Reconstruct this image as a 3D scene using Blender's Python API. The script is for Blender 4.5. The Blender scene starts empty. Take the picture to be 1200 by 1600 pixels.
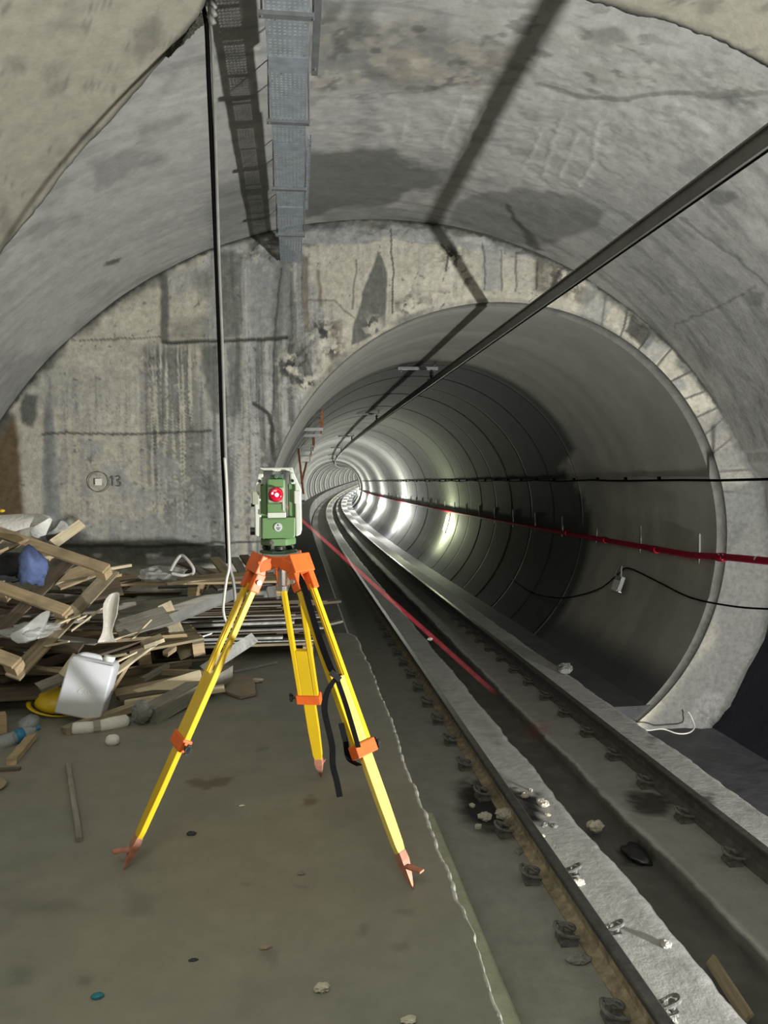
import bpy, bmesh, math, random
import numpy as np
from mathutils import Vector, Matrix

random.seed(7)
SC = bpy.context.scene
COL = SC.collection
PI = math.pi

# ------------------------------------------------------------------ camera
F = 1155.0                      # focal length in pixels of the 1200x1600 frame
VPX, VPY = 460.0, 753.0         # where the track axis vanishes
EYE = 1.62
_roll = math.radians(1.0)
_dy = Vector(((VPX-600)/F, -(VPY-800)/F, -1.0)).normalized()
_up = Vector((-math.sin(_roll), math.cos(_roll), 0))
_up = (_up - _dy*_up.dot(_dy)).normalized()
_dx = _dy.cross(_up)
cam = bpy.data.cameras.new('camera'); cam_o = bpy.data.objects.new('camera', cam); COL.objects.link(cam_o)
cam.sensor_fit = 'VERTICAL'; cam.sensor_height = 36.0; cam.lens = 36.0*F/1600.0
cam.clip_start = 0.05; cam.clip_end = 600
_rot = Matrix((_dx, _dy, _up))   # rows are the world axes seen from the camera
cam_o.matrix_world = Matrix.Translation((0, 0, EYE)) @ _rot.to_4x4()
SC.camera = cam_o

# ------------------------------------------------------------------ light and exposure
SC.view_settings.view_transform = 'Standard'
SC.view_settings.look = 'None'
SC.view_settings.gamma = 1.0
SC.view_settings.exposure = 0.0
SC.view_settings.use_curve_mapping = False
W = bpy.data.worlds.new('world'); SC.world = W; W.use_nodes = True
W.node_tree.nodes['Background'].inputs[0].default_value = (0.62, 0.66, 0.70, 1)
W.node_tree.nodes['Background'].inputs[1].default_value = 0.035

def lamp(name, kind, loc, power, color, target=None, **kw):
    l = bpy.data.lights.new(name, kind); l.energy = power; l.color = color
    for k, v in kw.items(): setattr(l, k, v)
    o = bpy.data.objects.new(name, l); COL.objects.link(o); o.location = loc
    if target is not None:
        o.rotation_euler = (Vector(target)-Vector(loc)).to_track_quat('-Z', 'Y').to_euler()
    return o
# the work floodlight standing low on the right of the track, just outside the photo
lamp('flood_lamp', 'SPOT', (5.1, 0.1, -0.46), 3700, (1.0, 0.985, 0.94), target=(0.0, 5.4, 2.2),
     spot_size=math.radians(128), spot_blend=0.35, shadow_soft_size=0.13)
# unseen fill added for the dim greenish light on the platform
lamp('hall_fill', 'AREA', (-0.5, -0.7, 3.7), 50, (1.0, 0.985, 0.83), target=(-0.2, 2.4, 0.0), shape='RECTANGLE', size=2.6, size_y=1.6, spread=math.radians(140))

# ------------------------------------------------------------------ measuring helpers
def ray(px, py):
    c = Vector(((px-600)/F, -(py-800)/F, -1.0))
    w = Vector((c.dot(_dx), c.dot(_dy), c.dot(_up)))
    return w/w.y
def at(px, py, Y):
    r = ray(px, py)*Y
    return Vector((r.x, Y, r.z+EYE))
def onz(px, py, z=0.0):
    r = ray(px, py); Y = (z-EYE)/r.z
    return Vector((r.x*Y, Y, z))
def projn(P):
    v = P - np.array([0, 0, EYE])
    c = v[:, :1]*np.array(_dx) + v[:, 1:2]*np.array(_dy) + v[:, 2:3]*np.array(_up)
    d = np.maximum(-c[:, 2], 1e-3)
    return np.c_[600+F*c[:, 0]/d, 800-F*c[:, 1]/d]

# ------------------------------------------------------------------ noise for surface wear
def _hash(i, j, k, s):
    h = (i*374761393 + j*668265263 + k*2147483647 + s*1274126177) & 0xffffffff
    h = ((h ^ (h >> 13))*1274126177) & 0xffffffff
    h = h ^ (h >> 16)
    return (h & 0xffff)/65535.0
def vnoise(P, s=0):
    P = np.asarray(P, float); I = np.floor(P).astype(np.int64); Fr = P-I; Fr = Fr*Fr*(3-2*Fr)
    out = 0
    for a in (0, 1):
        for b in (0, 1):
            for c in (0, 1):
                w = (Fr[:, 0] if a else 1-Fr[:, 0])*(Fr[:, 1] if b else 1-Fr[:, 1])*(Fr[:, 2] if c else 1-Fr[:, 2])
                out = out + w*_hash(I[:, 0]+a, I[:, 1]+b, I[:, 2]+c, s)
    return out
def fbm(P, s=0, o=4):
    P = np.asarray(P, float); t = 0; a = 0.5; n = 0
    for k in range(o):
        t = t+a*vnoise(P*2**k, s+k*17); n += a; a *= 0.55
    return t/n
def sstep(a, b, x):
    t = np.clip((x-a)/(b-a), 0, 1); return t*t*(3-2*t)
def polymask(Q, pts, soft=4.0):
    """1 inside the outline, fading over `soft`"""
    pts = np.array(pts, float); m = np.zeros(len(Q))
    lo = pts.min(0)-soft*2; hi = pts.max(0)+soft*2
    idx = np.where((Q[:, 0] > lo[0]) & (Q[:, 0] < hi[0]) & (Q[:, 1] > lo[1]) & (Q[:, 1] < hi[1]))[0]
    if len(idx) == 0: return m
    q = Q[idx]; d = np.full(len(q), 1e9); ins = np.zeros(len(q), bool)
    for i in range(len(pts)):
        a = pts[i]; b = pts[(i+1) % len(pts)]; ab = b-a
        t = np.clip(((q-a)@ab)/(ab@ab+1e-9), 0, 1)
        d = np.minimum(d, np.hypot(*(q-a-t[:, None]*ab).T))
        c = ((a[1] > q[:, 1]) != (b[1] > q[:, 1]))
        xx = (b[0]-a[0])*(q[:, 1]-a[1])/(b[1]-a[1]+1e-12)+a[0]
        ins ^= c & (q[:, 0] < xx)
    sd = np.where(ins, d, -d)
    m[idx] = sstep(-soft, soft, sd); return m
def linemask(Q, pts, w):
    pts = np.array(pts, float); m = np.zeros(len(Q))
    lo = pts.min(0)-w*3; hi = pts.max(0)+w*3
    idx = np.where((Q[:, 0] > lo[0]) & (Q[:, 0] < hi[0]) & (Q[:, 1] > lo[1]) & (Q[:, 1] < hi[1]))[0]
    if len(idx) == 0: return m
    q = Q[idx]; d = np.full(len(q), 1e9)
    for a, b in zip(pts[:-1], pts[1:]):
        ab = b-a; t = np.clip(((q-a)@ab)/(ab@ab+1e-9), 0, 1)
        d = np.minimum(d, np.hypot(*(q-a-t[:, None]*ab).T))
    m[idx] = 1-sstep(w*0.5, w*1.3, d); return m
def mixc(C, m, col):
    return C*(1-m[:, None]) + np.array(col)*m[:, None]

# ------------------------------------------------------------------ materials
def _nt(name):
    m = bpy.data.materials.new(name); m.use_nodes = True
    return m, m.node_tree, m.node_tree.nodes['Principled BSDF']
def mat(name, color, rough=0.6, metal=0.0, var=0.15, scale=8.0, bump=0.0, bscale=None, spec=None, stretch=None, dirt=None, dirt_amt=0.5, **kw):
    m, t, b = _nt(name); N = t.nodes; L = t.links
    b.inputs['Roughness'].default_value = rough; b.inputs['Metallic'].default_value = metal
    if spec is not None: b.inputs['Specular IOR Level'].default_value = spec
    tc = N.new('ShaderNodeTexCoord'); mp = N.new('ShaderNodeMapping')
    if stretch: mp.inputs['Scale'].default_value = stretch
    L.new(tc.outputs['Object'], mp.inputs['Vector'])
    nz = N.new('ShaderNodeTexNoise'); nz.inputs['Scale'].default_value = scale; nz.inputs['Detail'].default_value = 6; nz.inputs['Roughness'].default_value = 0.65
    L.new(mp.outputs[0], nz.inputs['Vector'])
    rp = N.new('ShaderNodeValToRGB'); e = rp.color_ramp.elements
    e[0].position = 0.3; e[1].position = 0.7
    e[0].color = (*[c*(1-var) for c in color], 1); e[1].color = (*[min(1, c*(1+var)) for c in color], 1)
    L.new(nz.outputs['Fac'], rp.inputs['Fac']); out = rp.outputs['Color']
    if dirt:
        n2 = N.new('ShaderNodeTexNoise'); n2.inputs['Scale'].default_value = scale*0.45; n2.inputs['Detail'].default_value = 8; n2.inputs['Roughness'].default_value = 0.7
        L.new(tc.outputs['Object'], n2.inputs['Vector'])
        r2 = N.new('ShaderNodeValToRGB'); r2.color_ramp.elements[0].position = 0.48; r2.color_ramp.elements[1].position = 0.66
        r2.color_ramp.elements[1].color = (dirt_amt,)*3+(1,)
        L.new(n2.outputs['Fac'], r2.inputs['Fac'])
        mx = N.new('ShaderNodeMixRGB'); mx.inputs['Color2'].default_value = (*dirt, 1)
        L.new(r2.outputs['Color'], mx.inputs['Fac']); L.new(out, mx.inputs['Color1']); out = mx.outputs['Color']
    L.new(out, b.inputs['Base Color'])
    if bump:
        bn = N.new('ShaderNodeBump'); bn.inputs['Strength'].default_value = bump; bn.inputs['Distance'].default_value = 0.02
        n3 = N.new('ShaderNodeTexNoise'); n3.inputs['Scale'].default_value = bscale or scale*3; n3.inputs['Detail'].default_value = 6
        L.new(mp.outputs[0], n3.inputs['Vector']); L.new(n3.outputs['Fac'], bn.inputs['Height']); L.new(bn.outputs[0], b.inputs['Normal'])
    for k, v in kw.items(): b.inputs[k].default_value = v
    return m
def mat_painted(name, rough=0.85, fine=9.0, amt=0.22, bump=0.35, bs=14.0, dist=0.02, spec=0.35):
    """concrete whose broad stains and painted shade are stored per vertex as 'wear'"""
    m, t, b = _nt(name); N = t.nodes; L = t.links
    b.inputs['Roughness'].default_value = rough; b.inputs['Specular IOR Level'].default_value = spec
    a = N.new('ShaderNodeAttribute'); a.attribute_name = 'wear_shade'
    tc = N.new('ShaderNodeTexCoord')
    nz = N.new('ShaderNodeTexNoise'); nz.inputs['Scale'].default_value = fine; nz.inputs['Detail'].default_value = 10; nz.inputs['Roughness'].default_value = 0.72
    L.new(tc.outputs['Object'], nz.inputs['Vector'])
    mr = N.new('ShaderNodeMapRange'); mr.inputs['From Min'].default_value = 0.25; mr.inputs['From Max'].default_value = 0.75
    mr.inputs['To Min'].default_value = 1-amt; mr.inputs['To Max'].default_value = 1+amt
    L.new(nz.outputs['Fac'], mr.inputs['Value'])
    vm = N.new('ShaderNodeVectorMath'); vm.operation = 'SCALE'
    L.new(a.outputs['Color'], vm.inputs[0]); L.new(mr.outputs[0], vm.inputs['Scale']); L.new(vm.outputs[0], b.inputs['Base Color'])
    n2 = N.new('ShaderNodeTexNoise'); n2.inputs['Scale'].default_value = bs; n2.inputs['Detail'].default_value = 9; n2.inputs['Roughness'].default_value = 0.65
    L.new(tc.outputs['Object'], n2.inputs['Vector'])
    bn = N.new('ShaderNodeBump'); bn.inputs['Strength'].default_value = bump; bn.inputs['Distance'].default_value = dist
    L.new(n2.outputs['Fac'], bn.inputs['Height']); L.new(bn.outputs[0], b.inputs['Normal'])
    return m
def mat_emit(name, color, strength):
    m, t, b = _nt(name)
    b.inputs['Base Color'].default_value = (*color, 1); b.inputs['Emission Color'].default_value = (*color, 1); b.inputs['Emission Strength'].default_value = strength
    return m
def wood(name, color, dark=0.45, rough=0.75):
    """grain runs along the piece's own length (local x)"""
    m, t, b = _nt(name); N = t.nodes; L = t.links
    b.inputs['Roughness'].default_value = rough; b.inputs['Specular IOR Level'].default_value = 0.25
    tc = N.new('ShaderNodeTexCoord'); oi = N.new('ShaderNodeObjectInfo')
    mp = N.new('ShaderNodeMapping'); mp.inputs['Scale'].default_value = (1.2, 22, 22)
    ad = N.new('ShaderNodeVectorMath'); ad.operation = 'ADD'
    sc = N.new('ShaderNodeMath'); sc.operation = 'MULTIPLY'; sc.inputs[1].default_value = 37.0
    L.new(oi.outputs['Random'], sc.inputs[0]); L.new(tc.outputs['Object'], ad.inputs[0]); L.new(sc.outputs[0], ad.inputs[1]); L.new(ad.outputs[0], mp.inputs['Vector'])
    nz = N.new('ShaderNodeTexNoise'); nz.inputs['Scale'].default_value = 2.2; nz.inputs['Detail'].default_value = 7; nz.inputs['Roughness'].default_value = 0.6; nz.inputs['Distortion'].default_value = 0.5
    L.new(mp.outputs[0], nz.inputs['Vector'])
    rp = N.new('ShaderNodeValToRGB'); e = rp.color_ramp.elements; e[0].position = 0.25; e[1].position = 0.75
    e[0].color = (*[c*(1-dark) for c in color], 1); e[1].color = (*[min(1, c*1.15) for c in color], 1)
    L.new(nz.outputs['Fac'], rp.inputs['Fac'])
    n2 = N.new('ShaderNodeTexNoise'); n2.inputs['Scale'].default_value = 5; n2.inputs['Detail'].default_value = 6; L.new(ad.outputs[0], n2.inputs['Vector'])
    r2 = N.new('ShaderNodeValToRGB'); r2.color_ramp.elements[0].position = 0.5; r2.color_ramp.elements[1].position = 0.72; r2.color_ramp.elements[1].color = (.55, .55, .55, 1)
    L.new(n2.outputs['Fac'], r2.inputs['Fac'])
    mx = N.new('ShaderNodeMixRGB'); mx.inputs['Color2'].default_value = (0.09, 0.085, 0.07, 1)
    L.new(r2.outputs['Color'], mx.inputs['Fac']); L.new(rp.outputs['Color'], mx.inputs['Color1']); L.new(mx.outputs[0], b.inputs['Base Color'])
    bn = N.new('ShaderNodeBump'); bn.inputs['Strength'].default_value = 0.3; bn.inputs['Distance'].default_value = 0.01
    L.new(nz.outputs['Fac'], bn.inputs['Height']); L.new(bn.outputs[0], b.inputs['Normal'])
    return m

M = {}
M['wall'] = mat_painted('stained_concrete', rough=0.8, fine=14, amt=0.36, bump=0.6, bs=22)
M['vault'] = mat_painted('vault_concrete', rough=0.8, fine=8, amt=0.20, bump=0.4, bs=12)
M['near'] = mat_painted('old_lining_concrete', rough=0.85, fine=9, amt=0.22, bump=0.35, bs=12)
M['plat'] = mat_painted('dusty_platform_concrete', rough=0.75, fine=5, amt=0.14, bump=0.25, bs=12)
M['slab'] = mat_painted('track_slab_concrete', rough=0.8, fine=7, amt=0.2, bump=0.4, bs=16)
M['tunnel'] = mat_painted('tunnel_lining_concrete', rough=0.8, fine=3, amt=0.14, bump=0.15, bs=5, spec=0.2)
M['bench'] = mat('pale_kerb_concrete', (0.36, 0.37, 0.28), 0.85, var=0.2, scale=9, bump=0.3)
M['walk'] = mat('dark_walkway_concrete', (0.10, 0.10, 0.09), 0.85, var=0.3, scale=5, bump=0.3)
M['rail'] = mat('rusty_rail_steel', (0.30, 0.25, 0.17), 0.65, 0.0, var=0.5, scale=14, bump=0.2, dirt=(0.08, 0.07, 0.055), dirt_amt=0.6)
M['raildark'] = mat('shaded_rail_steel', (0.085, 0.08, 0.075), 0.7, 0.0, var=0.4, scale=14, bump=0.2)  # rail steel darkened to imitate the shade on the farther rail
M['railhead'] = mat('dull_railhead_steel', (0.10, 0.10, 0.095), 0.45, 0.6, var=0.3, scale=20)
M['clip'] = mat('sooty_clip_steel', (0.15, 0.15, 0.145), 0.6, 0.4, var=0.5, scale=40, bump=0.3)
M['alu'] = mat('dull_aluminium_rail', (0.20, 0.20, 0.195), 0.5, 0.5, var=0.15, scale=4)
M['galv'] = mat('galvanised_steel', (0.36, 0.41, 0.46), 0.42, 0.55, var=0.25, scale=12)
M['galvdark'] = mat('dull_galvanised_channel', (0.22, 0.23, 0.24), 0.5, 0.6, var=0.25, scale=12)
M['steelstrip'] = mat('scrap_metal_strip', (0.50, 0.51, 0.50), 0.5, 0.35, var=0.3, scale=9, dirt=(0.12, 0.12, 0.11), dirt_amt=0.6)
M['greysteel'] = mat('grey_metal_channel', (0.30, 0.30, 0.29), 0.55, 0.3, var=0.25, scale=7)
M['black'] = mat('black_rubber', (0.004, 0.004, 0.005), 0.8, var=0.3, spec=.06)
M['blackplastic'] = mat('black_plastic', (0.02, 0.02, 0.022), 0.35, var=0.2)
M['redpipe'] = mat('red_pipe_paint', (0.27, 0.008, 0.026), 0.75, spec=.15, var=0.2, scale=6)
M['whitemark'] = mat('white_paint_mark', (0.6, 0.58, 0.55), 0.7, var=0.1)
M['rust'] = mat('rusted_tube', (0.42, 0.16, 0.07), 0.7, 0.2, var=0.35, scale=12)
M['bracket'] = mat('pale_bracket_steel', (0.45, 0.46, 0.45), 0.5, 0.3, var=0.2)
M['yellow'] = mat('yellow_tripod_lacquer', (0.66, 0.44, 0.015), 0.3, var=0.06, scale=5, **{'Coat Weight': 0.4})
M['yellowpale'] = mat('worn_yellow_lacquer', (0.70, 0.55, 0.12), 0.4, var=0.06, scale=5, dirt=(0.55, 0.42, 0.12), dirt_amt=0.35)
M['orange'] = mat('orange_cast_paint', (0.72, 0.13, 0.02), 0.45, var=0.1, scale=14, dirt=(0.20, 0.06, 0.03), dirt_amt=0.4)
M['shoe'] = mat('worn_red_metal_shoe', (0.46, 0.20, 0.13), 0.55, 0.2, var=0.3, scale=24, dirt=(0.20, 0.13, 0.10))
M['tsgreen'] = mat('instrument_green', (0.105, 0.195, 0.08), 0.45, var=0.06, scale=20)
M['tsgreendark'] = mat('instrument_dark_green', (0.055, 0.105, 0.065), 0.45, var=0.08, scale=20)
M['tsgrey'] = mat('instrument_pale_grey', (0.46, 0.49, 0.43), 0.45, var=0.05, scale=20)
M['tsface'] = mat('instrument_face_grey', (0.27, 0.28, 0.22), 0.45, var=0.05, scale=20)
M['emblem'] = mat('silver_emblem', (0.55, 0.58, 0.58), 0.35, 0.3, var=0.05)
M['chrome'] = mat('bright_metal', (0.6, 0.6, 0.58), 0.25, 0.9, var=0.1)
M['lens'] = mat('red_lens_glass', (0.42, 0.003, 0.02), 0.12, var=0.2, scale=60, **{'Emission Color': (0.9, 0.0, 0.05, 1), 'Emission Strength': 0.2, 'Coat Weight': 1.0})
M['laserdot'] = mat_emit('laser_core', (1.0, 0.55, 0.6), 2.2)
M['wood'] = wood('weathered_pine', (0.36, 0.30, 0.20))
M['woodpale'] = wood('fresh_pine', (0.60, 0.52, 0.36), dark=0.25)
M['woodgrey'] = wood('grey_old_board', (0.27, 0.26, 0.22))
M['wooddark'] = wood('damp_brown_board', (0.135, 0.105, 0.075))
M['woodtan'] = wood('tan_pallet_wood', (0.43, 0.33, 0.20), dark=0.3)
M['whiteplastic'] = mat('white_jerrycan_plastic', (0.60, 0.62, 0.67), 0.45, var=0.04, scale=6, dirt=(0.5, 0.5, 0.47), dirt_amt=0.35, **{'Subsurface Weight': 0.0})
M['foam'] = mat('white_foam', (0.68, 0.68, 0.64), 0.85, var=0.1, scale=12, bump=0.3)
M['hatyellow'] = mat('yellow_helmet_plastic', (0.62, 0.42, 0.01), 0.4, var=0.1)
M['bluecloth'] = mat('blue_fabric', (0.085, 0.12, 0.26), 0.85, var=0.3, scale=12, bump=0.3)
M['darkcloth'] = mat('dark_sack', (0.03, 0.032, 0.04), 0.8, var=0.5, scale=10, bump=0.5)
M['teal'] = mat('teal_plastic', (0.01, 0.16, 0.20), 0.4, var=0.1)
M['bluelabel'] = mat('blue_label', (0.02, 0.16, 0.30), 0.45, var=0.2)
M['card'] = mat('cardboard', (0.26, 0.22, 0.16), 0.9, var=0.15, scale=8)
M['rubble'] = mat('broken_plaster', (0.50, 0.48, 0.40), 0.9, var=0.25, scale=24, bump=0.6)
M['greyrock'] = mat('grey_rubble', (0.20, 0.20, 0.19), 0.9, var=0.3, scale=20, bump=0.6)
M['crust'] = mat('dark_broken_edge', (0.05, 0.048, 0.035), 0.95, var=0.7, scale=16, bump=1.0)
M['plasterlump'] = mat('grey_plaster_lump', (0.34, 0.34, 0.32), 0.9, var=0.25, scale=12, bump=0.8)
M['cablewhite'] = mat('pale_cable_sheath', (0.46, 0.45, 0.42), 0.5, var=0.15)
M['cablegrey'] = mat('grey_cable_sheath', (0.20, 0.20, 0.19), 0.5, var=0.2)
M['ink'] = mat('pencil_grey_line', (0.13, 0.13, 0.12), 0.9, var=0.2)
M['lamphouse'] = mat('lamp_housing', (0.20, 0.21, 0.21), 0.5, 0.2, var=0.2)
M['deadglass'] = mat('unlit_lamp_glass', (0.62, 0.64, 0.64), 0.2, var=0.1)
M['lampon'] = mat_emit('lit_lamp_white', (1.0, 1.0, 0.92), 14)
M['lampgreen'] = mat_emit('lit_lamp_yellowish', (0.92, 1.0, 0.62), 9)
def mat_film(name, col, alpha, rough=0.25):
    m = mat(name, col, rough, var=0.1, scale=10, bump=0.5, bscale=18)
    m.node_tree.nodes['Principled BSDF'].inputs['Alpha'].default_value = alpha
    return m
M['film'] = mat_film('clear_plastic_film', (0.55, 0.56, 0.55), 0.45)
M['petplastic'] = mat_film('clear_bottle_plastic', (0.45, 0.50, 0.55), 0.4, 0.12)
M['whitefilm'] = mat_film('milky_plastic_strip', (0.52, 0.50, 0.45), 0.85, 0.4)

# ------------------------------------------------------------------ mesh helpers
def link(name, me, m=None, parent=None, smooth=False):
    o = bpy.data.objects.new(name, me); COL.objects.link(o)
    if m is not None: me.materials.append(M[m] if isinstance(m, str) else m)
    if parent is not None: o.parent = parent
    if smooth:
        for p in me.polygons: p.use_smooth = True
    return o
def bobj(name, bm, m=None, parent=None, smooth=False, bevel=0.0):
    bmesh.ops.recalc_face_normals(bm, faces=bm.faces)
    me = bpy.data.meshes.new(name); bm.to_mesh(me); bm.free()
    o = link(name, me, m, parent, smooth)
    if bevel:
        b = o.modifiers.new('bevel', 'BEVEL'); b.width = bevel; b.segments = 2; b.limit_method = 'ANGLE'
    return o
def empty(name, loc, rz=0.0):
    o = bpy.data.objects.new(name, None); COL.objects.link(o); o.location = loc; o.rotation_euler = (0, 0, rz); o.empty_display_size = 0.1
    return o
def tag(o, label, cat, group=None, kind=None):
    o['label'] = label; o['category'] = cat
    if group: o['group'] = group
    if kind: o['kind'] = kind
    return o
def struct(o): o['kind'] = 'structure'; return o
def box(bm, c, s, R=None):
    c = Vector(c); vs = []
    for x in (-1, 1):
        for y in (-1, 1):
            for z in (-1, 1):
                v = Vector((x*s[0]/2, y*s[1]/2, z*s[2]/2))
                if R is not None: v = R @ v
                vs.append(bm.verts.new(c+v))
    for f in ((0, 1, 3, 2), (4, 6, 7, 5), (0, 4, 5, 1), (2, 3, 7, 6), (0, 2, 6, 4), (1, 5, 7, 3)):
        bm.faces.new([vs[i] for i in f])
    return vs
def frame(d, up=(0, 0, 1)):
    d = Vector(d).normalized(); u = Vector(up)
    if abs(d.dot(u)) > 0.98: u = Vector((0, 1, 0))
    s = u.cross(d).normalized(); n = d.cross(s)
    return d, s, n
def bar(bm, a, b, w, h, up=(0, 0, 1)):
    a = Vector(a); b = Vector(b); d, s, n = frame(b-a, up)
    R = Matrix((d, s, n)).transposed()
    return box(bm, (a+b)/2, ((b-a).length, w, h), R)
def tube(bm, pts, r, seg=8, cap=True):
    pts = [Vector(p) for p in pts]; rings = []; n0 = None
    for i, p in enumerate(pts):
        d = (pts[min(i+1, len(pts)-1)]-pts[max(i-1, 0)]).normalized()
        if n0 is None: _, s, n0 = frame(d)
        n0 = (n0-d*n0.dot(d)).normalized(); s = d.cross(n0)
        rr = r[i] if isinstance(r, (list, tuple)) else r
        rings.append([bm.verts.new(p+(n0*math.cos(a)+s*math.sin(a))*rr) for a in [2*PI*k/seg for k in range(seg)]])
    for A, B in zip(rings[:-1], rings[1:]):
        for k in range(seg): bm.faces.new((A[k], A[(k+1) % seg], B[(k+1) % seg], B[k]))
    if cap:
        bm.faces.new(rings[0][::-1]); bm.faces.new(rings[-1])
def cyl(bm, a, b, r, seg=16, r2=None):
    tube(bm, [a, b], [r, r if r2 is None else r2], seg)
def spline(pts, n=8):
    pts = [Vector(p) for p in pts]; out = []
    for i in range(len(pts)-1):
        p0 = pts[max(i-1, 0)]; p1 = pts[i]; p2 = pts[i+1]; p3 = pts[min(i+2, len(pts)-1)]
        for k in range(n):
            t = k/n
            out.append(0.5*((2*p1)+(p2-p0)*t+(2*p0-5*p1+4*p2-p3)*t*t+(3*p1-p0-3*p2+p3)*t**3))
    out.append(pts[-1]); return out
def ribbon(bm, pts, wdirs, th=0.003):
    """a strap: centre line + half-width vectors, with thickness"""
    rows = []
    for i, p in enumerate(pts):
        d = (pts[min(i+1, len(pts)-1)]-pts[max(i-1, 0)]).normalized()
        w = wdirs[i] if isinstance(wdirs, list) else wdirs
        n = d.cross(w).normalized()*th/2
        rows.append([bm.verts.new(p-w+n), bm.verts.new(p+w+n), bm.verts.new(p+w-n), bm.verts.new(p-w-n)])
    for A, B in zip(rows[:-1], rows[1:]):
        for k in range(4): bm.faces.new((A[k], A[(k+1) % 4], B[(k+1) % 4], B[k]))
    bm.faces.new(rows[0][::-1]); bm.faces.new(rows[-1])
def prism(bm, outline, depth, R, o):
    """outline in (x,z) of a local frame, extruded along local y by depth"""
    o = Vector(o)
    A = [bm.verts.new(o+R@Vector((x, 0, z))) for x, z in outline]
    B = [bm.verts.new(o+R@Vector((x, depth, z))) for x, z in outline]
    n = len(A)
    bm.faces.new(A); bm.faces.new(B[::-1])
    for k in range(n): bm.faces.new((A[k], B[k], B[(k+1) % n], A[(k+1) % n]))
def gridmesh(name, P, nu, nv, C=None, m=None, flip=False, smooth=True, wrapu=False):
    """P: nu*nv points, u outer index"""
    me = bpy.data.meshes.new(name)
    iu = np.arange(nu if wrapu else nu-1); iv = np.arange(nv-1)
    a = (iu[:, None]*nv+iv[None]).ravel(); b = ((((iu+1) % nu))[:, None]*nv+iv[None]).ravel()
    q = np.stack([a, b, b+1, a+1], 1)
    if flip: q = q[:, ::-1]
    me.vertices.add(len(P)); me.vertices.foreach_set('co', P.astype(np.float32).ravel())
    nf = len(q); me.loops.add(nf*4); me.polygons.add(nf)
    me.loops.foreach_set('vertex_index', q.astype(np.int32).ravel())
    me.polygons.foreach_set('loop_start', (np.arange(nf)*4).astype(np.int32))
    me.polygons.foreach_set('loop_total', np.full(nf, 4, np.int32))
    me.update(calc_edges=True)
    if smooth: me.polygons.foreach_set('use_smooth', np.ones(nf, bool))
    if C is not None:
        at_ = me.attributes.new('wear_shade', 'FLOAT_COLOR', 'POINT')
        at_.data.foreach_set('color', np.c_[C, np.ones(len(C))].astype(np.float32).ravel())
    return link(name, me, m)

# ------------------------------------------------------------------ the place: where things run
YM = 8.8                         # the end wall with the tunnel mouth
CT = np.array([2.50, 0.85]); RT = 2.92
def pdx(Y): return max(0.0, Y-20)**2/(2*950.0)
def pdz(Y): return max(0.0, Y-60)**2/(2*4600.0)
pdxn = lambda Y: np.maximum(0, Y-20)**2/(2*950.0)
pdzn = lambda Y: np.maximum(0, Y-60)**2/(2*4600.0)
YEND = 215.0
def path_ys(y0, y1, near=0.5):
    ys = []; y = y0
    while y < y1:
        ys.append(y); y += near if y < 20 else (1.0 if y < 60 else 2.0)
    ys.append(y1); return ys
def sweep_bm(bm, prof, ys, closed=True, curve=True):
    rows = []
    for y in ys:
        rows.append([bm.verts.new((x+(pdx(y) if curve else 0), y, z+(pdz(y) if curve else 0))) for x, z in prof])
    n = len(prof)
    for A, B in zip(rows[:-1], rows[1:]):
        for k in range(n if closed else n-1): bm.faces.new((A[k], A[(k+1) % n], B[(k+1) % n], B[k]))
    if closed: bm.faces.new(rows[0][::-1]); bm.faces.new(rows[-1])

# the hall's cross-section, as distance from the tunnel's centre for every angle
_c = np.array([1.09, -0.49]); _R = 5.2
pts = [(_c[0]+_R*math.cos(a), _c[1]+_R*math.sin(a)) for a in np.radians(np.arange(26, 181, 2))]
for p in [(1168, 707), (1192, 745), (1200, 803), (1206, 880), (1206, 940), (1192, 999), (1168, 1044), (1137, 1102), (1107, 1136)]:
    v = at(p[0], p[1], YM); pts.append((v.x, v.z))
pts += [(4.2, -1.9), (2.5, -1.9), (0, -1.9), (-2, -1.9), (-4.1, -1.9), (-4.1, -1.2)]
pts = np.array(pts)-CT
_th = np.arctan2(pts[:, 1], pts[:, 0]); _r = np.hypot(pts[:, 0], pts[:, 1]); _o = np.argsort(_th); _th = _th[_o]; _r = _r[_o]
def r_out(th):
    th = (np.asarray(th)+PI) % (2*PI)-PI
    return np.interp(th, np.r_[_th[-1]-2*PI, _th, _th[0]+2*PI], np.r_[_r[-1], _r, _r[0]])

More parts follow.
